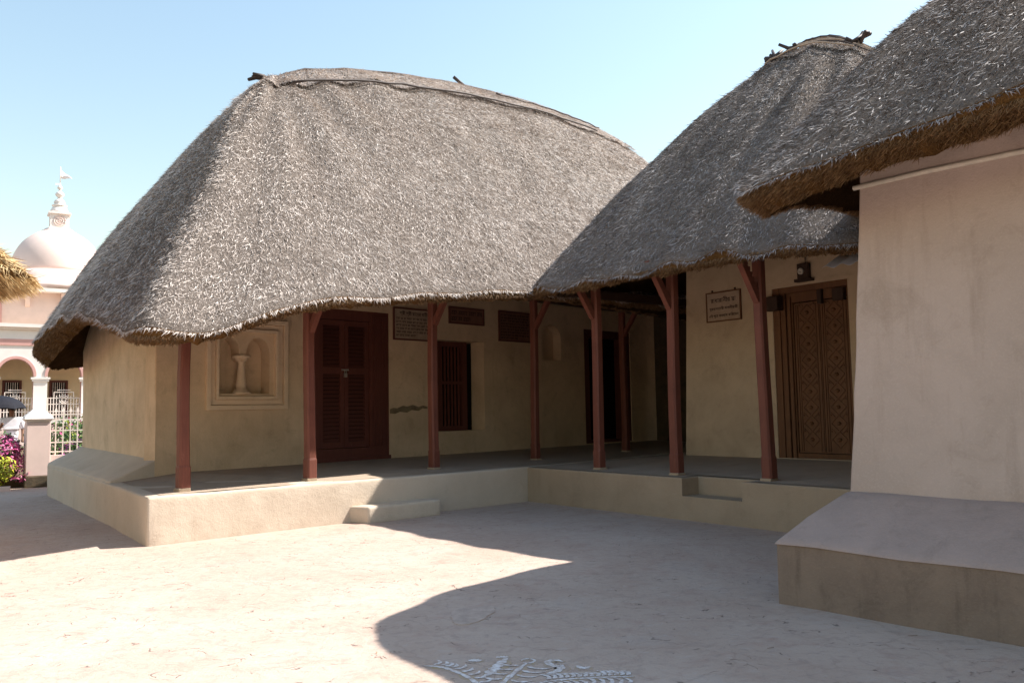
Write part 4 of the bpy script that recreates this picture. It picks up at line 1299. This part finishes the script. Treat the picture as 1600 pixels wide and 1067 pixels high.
for rr, zc in ((0.31, 13.33), (0.19, 13.33), (0.07, 13.33)):
    MB().tube([(dc[0] + rr * math.cos(a), dc[1] - 0.515, zc + rr * math.sin(a)) for a in [2 * math.pi * q / 20 for q in range(21)]], 0.03, 6).obj('rosette', M['palepink'], lan)
SPZ = 0.56
MB().lathe([(r_, 13.86 + (z_ - 14.68) * SPZ * 1.28) for r_, z_ in [(0.52, 14.68), (0.50, 14.85), (0.42, 15.1), (0.34, 15.25), (0.42, 15.30), (0.42, 15.38), (0.24, 15.42), (0.32, 15.6), (0.26, 15.8), (0.12, 15.95), (0.10, 16.05),
            (0.22, 16.2), (0.25, 16.35), (0.17, 16.5), (0.07, 16.62), (0.06, 16.75), (0.15, 16.85), (0.14, 16.95), (0.05, 17.1), (0.03, 17.3)]], (dc[0], dc[1], 0), 20).obj('spire', M['white'], tp)
MB().tube([(dc[0], dc[1], 15.6), (dc[0], dc[1], 16.75)], 0.025, 6).obj('flag_pole', M['whitemetal'], tp)
MB().box((dc[0] - .26, dc[1] - .03, 15.6), (dc[0] - .02, dc[1] + .03, 15.72)).obj('lamp_arm', M['tin'], tp)
fg = MB()
fn = 10
vs = []
for k in range(fn + 1):
    t = k / fn
    yv = dc[1] + 0.10 * math.sin(t * 6)
    for sgn in (1, -1):
        vs.append((dc[0] + 0.03 + t * 0.62, yv, 16.28 - 0.2 * t + sgn * 0.26 * (1 - t) + 0.02))
fg.add(vs, [(2 * k, 2 * k + 1, 2 * k + 3, 2 * k + 2) for k in range(fn)], True)
fgo = fg.obj('flag', M['shirt'], tp)
fgo.modifiers.new('thick', 'SOLIDIFY').thickness = 0.01

# ================================================================== GARDEN
GL, GR = (-11.22, 19.7, 0), 36
def gpt(x, y):
    a = math.radians(GR)
    return (GL[0] + math.cos(a) * x - math.sin(a) * y, GL[1] + math.sin(a) * x + math.cos(a) * y)
gw = empty('garden_wall', 'pink pillar and low wall with white metal railing beside the long hut', 'wall', GL, GR)
pb = MB().box((-0.27, -0.27, 0.0), (0.27, 0.27, 0.26)); pb.obj('footing', M['moss'], gw, bevel=0.02)  # footing in a darker brown than the pillar
MB().box((-0.25, -0.25, 0.26), (0.25, 0.25, 1.50)).obj('pillar', M['palepink'], gw, bevel=0.015)
MB().hexa([(-0.22, -0.22, 1.50), (0.22, -0.22, 1.50), (0.22, 0.22, 1.50), (-0.22, 0.22, 1.50), (-0.30, -0.30, 1.58), (0.30, -0.30, 1.58), (0.30, 0.30, 1.58), (-0.30, 0.30, 1.58)]).hexa(
    [(-0.30, -0.30, 1.582), (0.30, -0.30, 1.582), (0.30, 0.30, 1.582), (-0.30, 0.30, 1.582), (-0.28, -0.28, 1.64), (0.28, -0.28, 1.64), (0.28, 0.28, 1.64), (-0.28, 0.28, 1.64)]).hexa(
    [(-0.28, -0.28, 1.642), (0.28, -0.28, 1.642), (0.28, 0.28, 1.642), (-0.28, 0.28, 1.642), (-0.09, -0.09, 1.82), (0.09, -0.09, 1.82), (0.09, 0.09, 1.82), (-0.09, 0.09, 1.82)]).obj('pillar_cap', M['white'], gw)
MB().box((0.272, -0.17, 0), (6.0, 0.17, 0.25)).obj('footing', M['moss'], gw, bevel=0.02)
MB().box((0.252, -0.14, 0.252), (6.0, 0.14, 0.72)).obj('low_wall', M['palepink'], gw)
def gbar(ax, az, bx, bz, w=0.026):
    return MB().bar((ax, 0, az), (bx, 0, bz), w, w, up=(0, 1, 0)).obj('railing_bar', M['whitemetal'], gw)
v0 = None
for k in range(24):
    x = 0.38 + k * 0.155
    if v0 is None:
        v0 = MB().bar((0, 0, 0.72), (0, 0, 1.74), 0.024, 0.024, up=(0, 1, 0))
        for q in range(1):
            v0.hexa([(-0.035, -0.012, 1.74), (0.035, -0.012, 1.74), (0.035, 0.012, 1.74), (-0.035, 0.012, 1.74), (-0.004, -0.004, 1.86), (0.004, -0.004, 1.86), (0.004, 0.004, 1.86), (-0.004, 0.004, 1.86)])
        v0 = v0.obj('railing_bar', M['whitemetal'], gw)
        v0.location = (x, 0, 0)
    else:
        again(v0, gw, (x, 0, 0))
for z in (0.80, 1.02, 1.30, 1.56, 1.68):
    gbar(0.26, z, 4.2, z)

def leaf_cloud(name, parent, mat, c, rad, n, size, seed, hollow=0.35):
    r = np.random.default_rng(seed)
    d = nrm(r.normal(0, 1, (n, 3)))
    rr = (hollow + (1 - hollow) * r.random(n) ** 0.6)
    # lumpy outline
    k = r.normal(0, 1, (5, 3)) * 3; ph = r.uniform(0, 6.28, 5)
    lump = 1 + 0.28 * sum(np.sin(d @ k[j] + ph[j]) for j in range(5)) / 2
    P = np.array(c) + d * (rr * lump)[:, None] * np.array(rad)
    P[:, 2] = np.maximum(P[:, 2], 0.03)
    Nn = nrm(d + r.normal(0, 0.6, (n, 3)) + np.array([0, 0, 0.4]))
    D = nrm(np.cross(Nn, r.normal(0, 1, (n, 3))))
    T = np.cross(Nn, D)
    L = r.uniform(0.6, 1.3, n) * size; Wd = L * r.uniform(0.35, 0.6, n)
    V = np.stack([P, P + D * (L * .45)[:, None] + T * (Wd / 2)[:, None], P + D * L[:, None] - Nn * (L * .15)[:, None], P + D * (L * .45)[:, None] - T * (Wd / 2)[:, None]], 1).reshape(-1, 3)
    F4 = (np.arange(n) * 4)[:, None] + np.array([[0, 1, 2, 3]])
    tn = np.repeat(r.random(n), 4)
    return blade_mesh(name, V, F4, np.zeros((0, 3), int), tn, mat, parent, kind='stuff')

def shrub(label, x, y, h, rad, leafm, flower=None, nf=0, seed=1, n=1500, size=0.085):
    s = empty('flowering_shrub', label, 'shrub', (x, y, -0.03), 0, 'shrubs in the garden beds')
    st = MB()
    r = random.Random(seed)
    for k in range(6):
        a = r.uniform(0, 6.28); q = rad * r.uniform(.2, .7)
        st.tube([(0.03 * math.cos(a), 0.03 * math.sin(a), 0), (q * .5 * math.cos(a), q * .5 * math.sin(a), h * .4), (q * math.cos(a), q * math.sin(a), h * .75)], 0.018, 5, 0.4)
    st.obj('stem', M['darkwood'], s)
    leaf_cloud('foliage', s, leafm, (0, 0, h * 0.55), (rad, rad, h * 0.5), n, size, seed)
    if flower is not None:
        leaf_cloud('blossom', s, flower, (0, 0, h * 0.58), (rad * 1.03, rad * 1.03, h * 0.5), nf, size * 0.9, seed + 50, 0.8)
    return s
shrub('yellow green bush at the foot of the magenta flowers', -11.95, 18.75, 0.80, 0.62, M['lime'], None, 0, 3, 2600, 0.10)
shrub('tall bush covered in magenta flowers beside the pink pillar', -12.05, 19.5, 1.16, 0.60, M['leaf'], M['magenta'], 2600, 4, 900, 0.10)
shrub('white flowering bush in front of the person with the umbrella', -12.75, 19.2, 0.92, 0.42, M['leaf'], M['whitepetal'], 300, 5, 1100, 0.10)
shrub('dark green bush with a few purple blooms right behind the railing', -10.6, 20.6, 1.10, 0.5, M['leaf'], M['purple'], 420, 6, 1200, 0.10)
shrub('bush of red leaves behind the railing', -9.9, 21.2, 1.35, 0.55, M['leaf'], M['redleaf'], 700, 7, 1300, 0.10)
shrub('round yellow green bush low behind the railing', -10.1, 20.7, 0.95, 0.42, M['lime'], None, 0, 8, 1500, 0.09)
shrub('tall green bush topped with yellow leaves below the temple arch', -11.2, 23.6, 1.72, 0.95, M['leaf'], M['lime'], 1100, 9, 2400, 0.12)
shrub('plain dark green hedge bush beyond the railing near the hut wall', -10.4, 22.6, 1.45, 0.9, M['leaf'], M['redleaf'], 200, 10, 2600, 0.12)
shrub('large green bush growing against the temple plinth', -13.6, 25.5, 1.55, 1.0, M['leaf'], M['magenta'], 250, 12, 2400, 0.12)
kb = MB().box((-0.9, -0.1, 0), (0.9, 0.1, 0.10)).obj('bed_edging', M['palepink'], None)
kb.location = (-12.0, 18.25, 0); kb.rotation_euler = (0, 0, math.radians(30))
tag(kb, 'low pale edging along the flower bed beside the pink pillar', 'edging')

# ------------------------------------------------------------------ person with umbrella
PX, PY = -12.62, 21.0
pr = empty('person', 'person in a white shirt and charcoal trousers walking under a black umbrella', 'person', (PX, PY, 0.20), 205)
def skin_mesh(name, mat, parent, pts, edges, root=0, sub=2):
    me = bpy.data.meshes.new(name)
    me.from_pydata([p[:3] for p in pts], edges, [])
    me.materials.append(mat)
    o = link(name, me, parent)
    md = o.modifiers.new('skin', 'SKIN')
    md.use_smooth_shade = True
    for k, p in enumerate(pts):
        sv_ = me.skin_vertices[0].data[k]
        sv_.radius = (p[3], p[4] if len(p) > 4 else p[3])
        sv_.use_root = (k == root)
    ss_ = o.modifiers.new('sub', 'SUBSURF'); ss_.levels = sub; ss_.render_levels = sub
    return o
# local +y is forward
body = [(0, 0, 0.92, .15, .11), (0, 0, 1.12, .13, .10), (0, 0, 1.32, .16, .11), (0, 0.0, 1.42, .07, .07), (0, 0.01, 1.48, .055, .055), (0, 0.02, 1.56, .075, .09), (0, 0.02, 1.66, .07, .085),
        (.19, 0, 1.37, .055, .055), (.25, 0.02, 1.12, .042, .042), (.20, 0.20, 1.22, .034, .034), (.16, 0.26, 1.30, .03, .04),
        (-.19, 0, 1.37, .055, .055), (-.25, -0.04, 1.12, .042, .042), (-.26, 0.06, 0.90, .034, .034), (-.26, 0.10, 0.80, .03, .045),
        (.09, 0.02, 0.84, .085, .09), (.10, 0.16, 0.48, .06, .06), (.10, 0.10, 0.10, .04, .04), (.10, 0.24, 0.04, .035, .03),
        (-.09, -0.02, 0.84, .085, .09), (-.10, -0.02, 0.48, .06, .06), (-.10, -0.22, 0.14, .04, .04), (-.10, -0.10, 0.04, .035, .03)]
be = [(0, 1), (1, 2), (2, 3), (3, 4), (4, 5), (5, 6), (2, 7), (7, 8), (8, 9), (9, 10), (2, 11), (11, 12), (12, 13), (13, 14), (0, 15), (15, 16), (16, 17), (17, 18), (0, 19), (19, 20), (20, 21), (21, 22)]
skin_mesh('body', M['skin'], pr, body, be)
skin_mesh('shirt', M['shirt'], pr, [(0, 0, 0.80, .19, .15), (0, 0, 1.0, .165, .13), (0, 0, 1.14, .16, .125), (0, 0, 1.33, .185, .13), (0, 0, 1.43, .085, .085), (.20, 0, 1.375, .08, .08), (.262, 0.02, 1.12, .062, .062),
                                   (-.20, 0, 1.375, .08, .08), (-.262, -0.04, 1.12, .062, .062), (.215, 0.16, 1.19, .05, .05)],
          [(0, 1), (1, 2), (2, 3), (3, 4), (3, 5), (5, 6), (3, 7), (7, 8), (6, 9)], 1)
skin_mesh('trousers', M['trouser'], pr, [(0, 0, 0.93, .165, .13), (.09, 0.02, 0.82, .105, .11), (.10, 0.16, 0.48, .085, .085), (.10, 0.11, 0.12, .07, .07), (-.09, -0.02, 0.82, .105, .11), (-.10, -0.02, 0.48, .085, .085), (-.10, -0.20, 0.17, .07, .07)],
          [(0, 1), (1, 2), (2, 3), (0, 4), (4, 5), (5, 6)])
hr = MB().lathe([(0.001, 1.79), (0.05, 1.785), (0.085, 1.75), (0.1, 1.69), (0.098, 1.63), (0.08, 1.60)], (0, 0.0, 0), 14)
hr.obj('hair', M['hair'], pr)
fc = MB().lathe([(0.001, -0.02), (0.014, -0.012), (0.016, 0.0), (0.001, 0.02)], (0, 0.118, 1.60), 8).obj('nose', M['skin'], pr)
um = empty('umbrella', 'open black umbrella held over the person by the pink pillar', 'umbrella', (PX - 0.28, PY - 0.08, 0.02), 20)
uv = []; uf = []
ns = 8; rr_ = 7; sub_ = 4
for r in range(rr_ + 1):
    t = r / rr_
    for k in range(ns * sub_):
        a = 2 * math.pi * k / (ns * sub_)
        ph = (k % sub_) / sub_
        sc_ = 1 - 0.075 * t * math.sin(math.pi * ph)
        rad_ = 0.62 * math.sin(t * 1.25) / math.sin(1.25) * sc_
        uv.append((rad_ * math.cos(a), rad_ * math.sin(a), 2.16 - 0.34 * (1 - math.cos(t * 1.25)) / (1 - math.cos(1.25)) + 0.03 * t * math.sin(math.pi * ph)))
nk = ns * sub_
for r in range(rr_):
    for k in range(nk):
        uf.append((r * nk + k, (r + 1) * nk + k, (r + 1) * nk + (k + 1) % nk, r * nk + (k + 1) % nk))
cn = MB().add(uv, uf, False).obj('canopy', M['umbrella'], um)
cn.modifiers.new('thick', 'SOLIDIFY').thickness = 0.006
for k in range(ns):
    a = 2 * math.pi * k / ns
    MB().tube([(0, 0, 2.15), (0.32 * math.cos(a), 0.32 * math.sin(a), 2.06), (0.62 * math.cos(a), 0.62 * math.sin(a), 1.815)], 0.006, 4).obj('rib', M['steel'], um)
MB().tube([(0, 0, 1.22), (0, 0, 2.22)], 0.009, 6).tube([(0, 0, 1.12), (0, 0, 1.24)], 0.016, 6).obj('shaft', M['darkwood'], um)
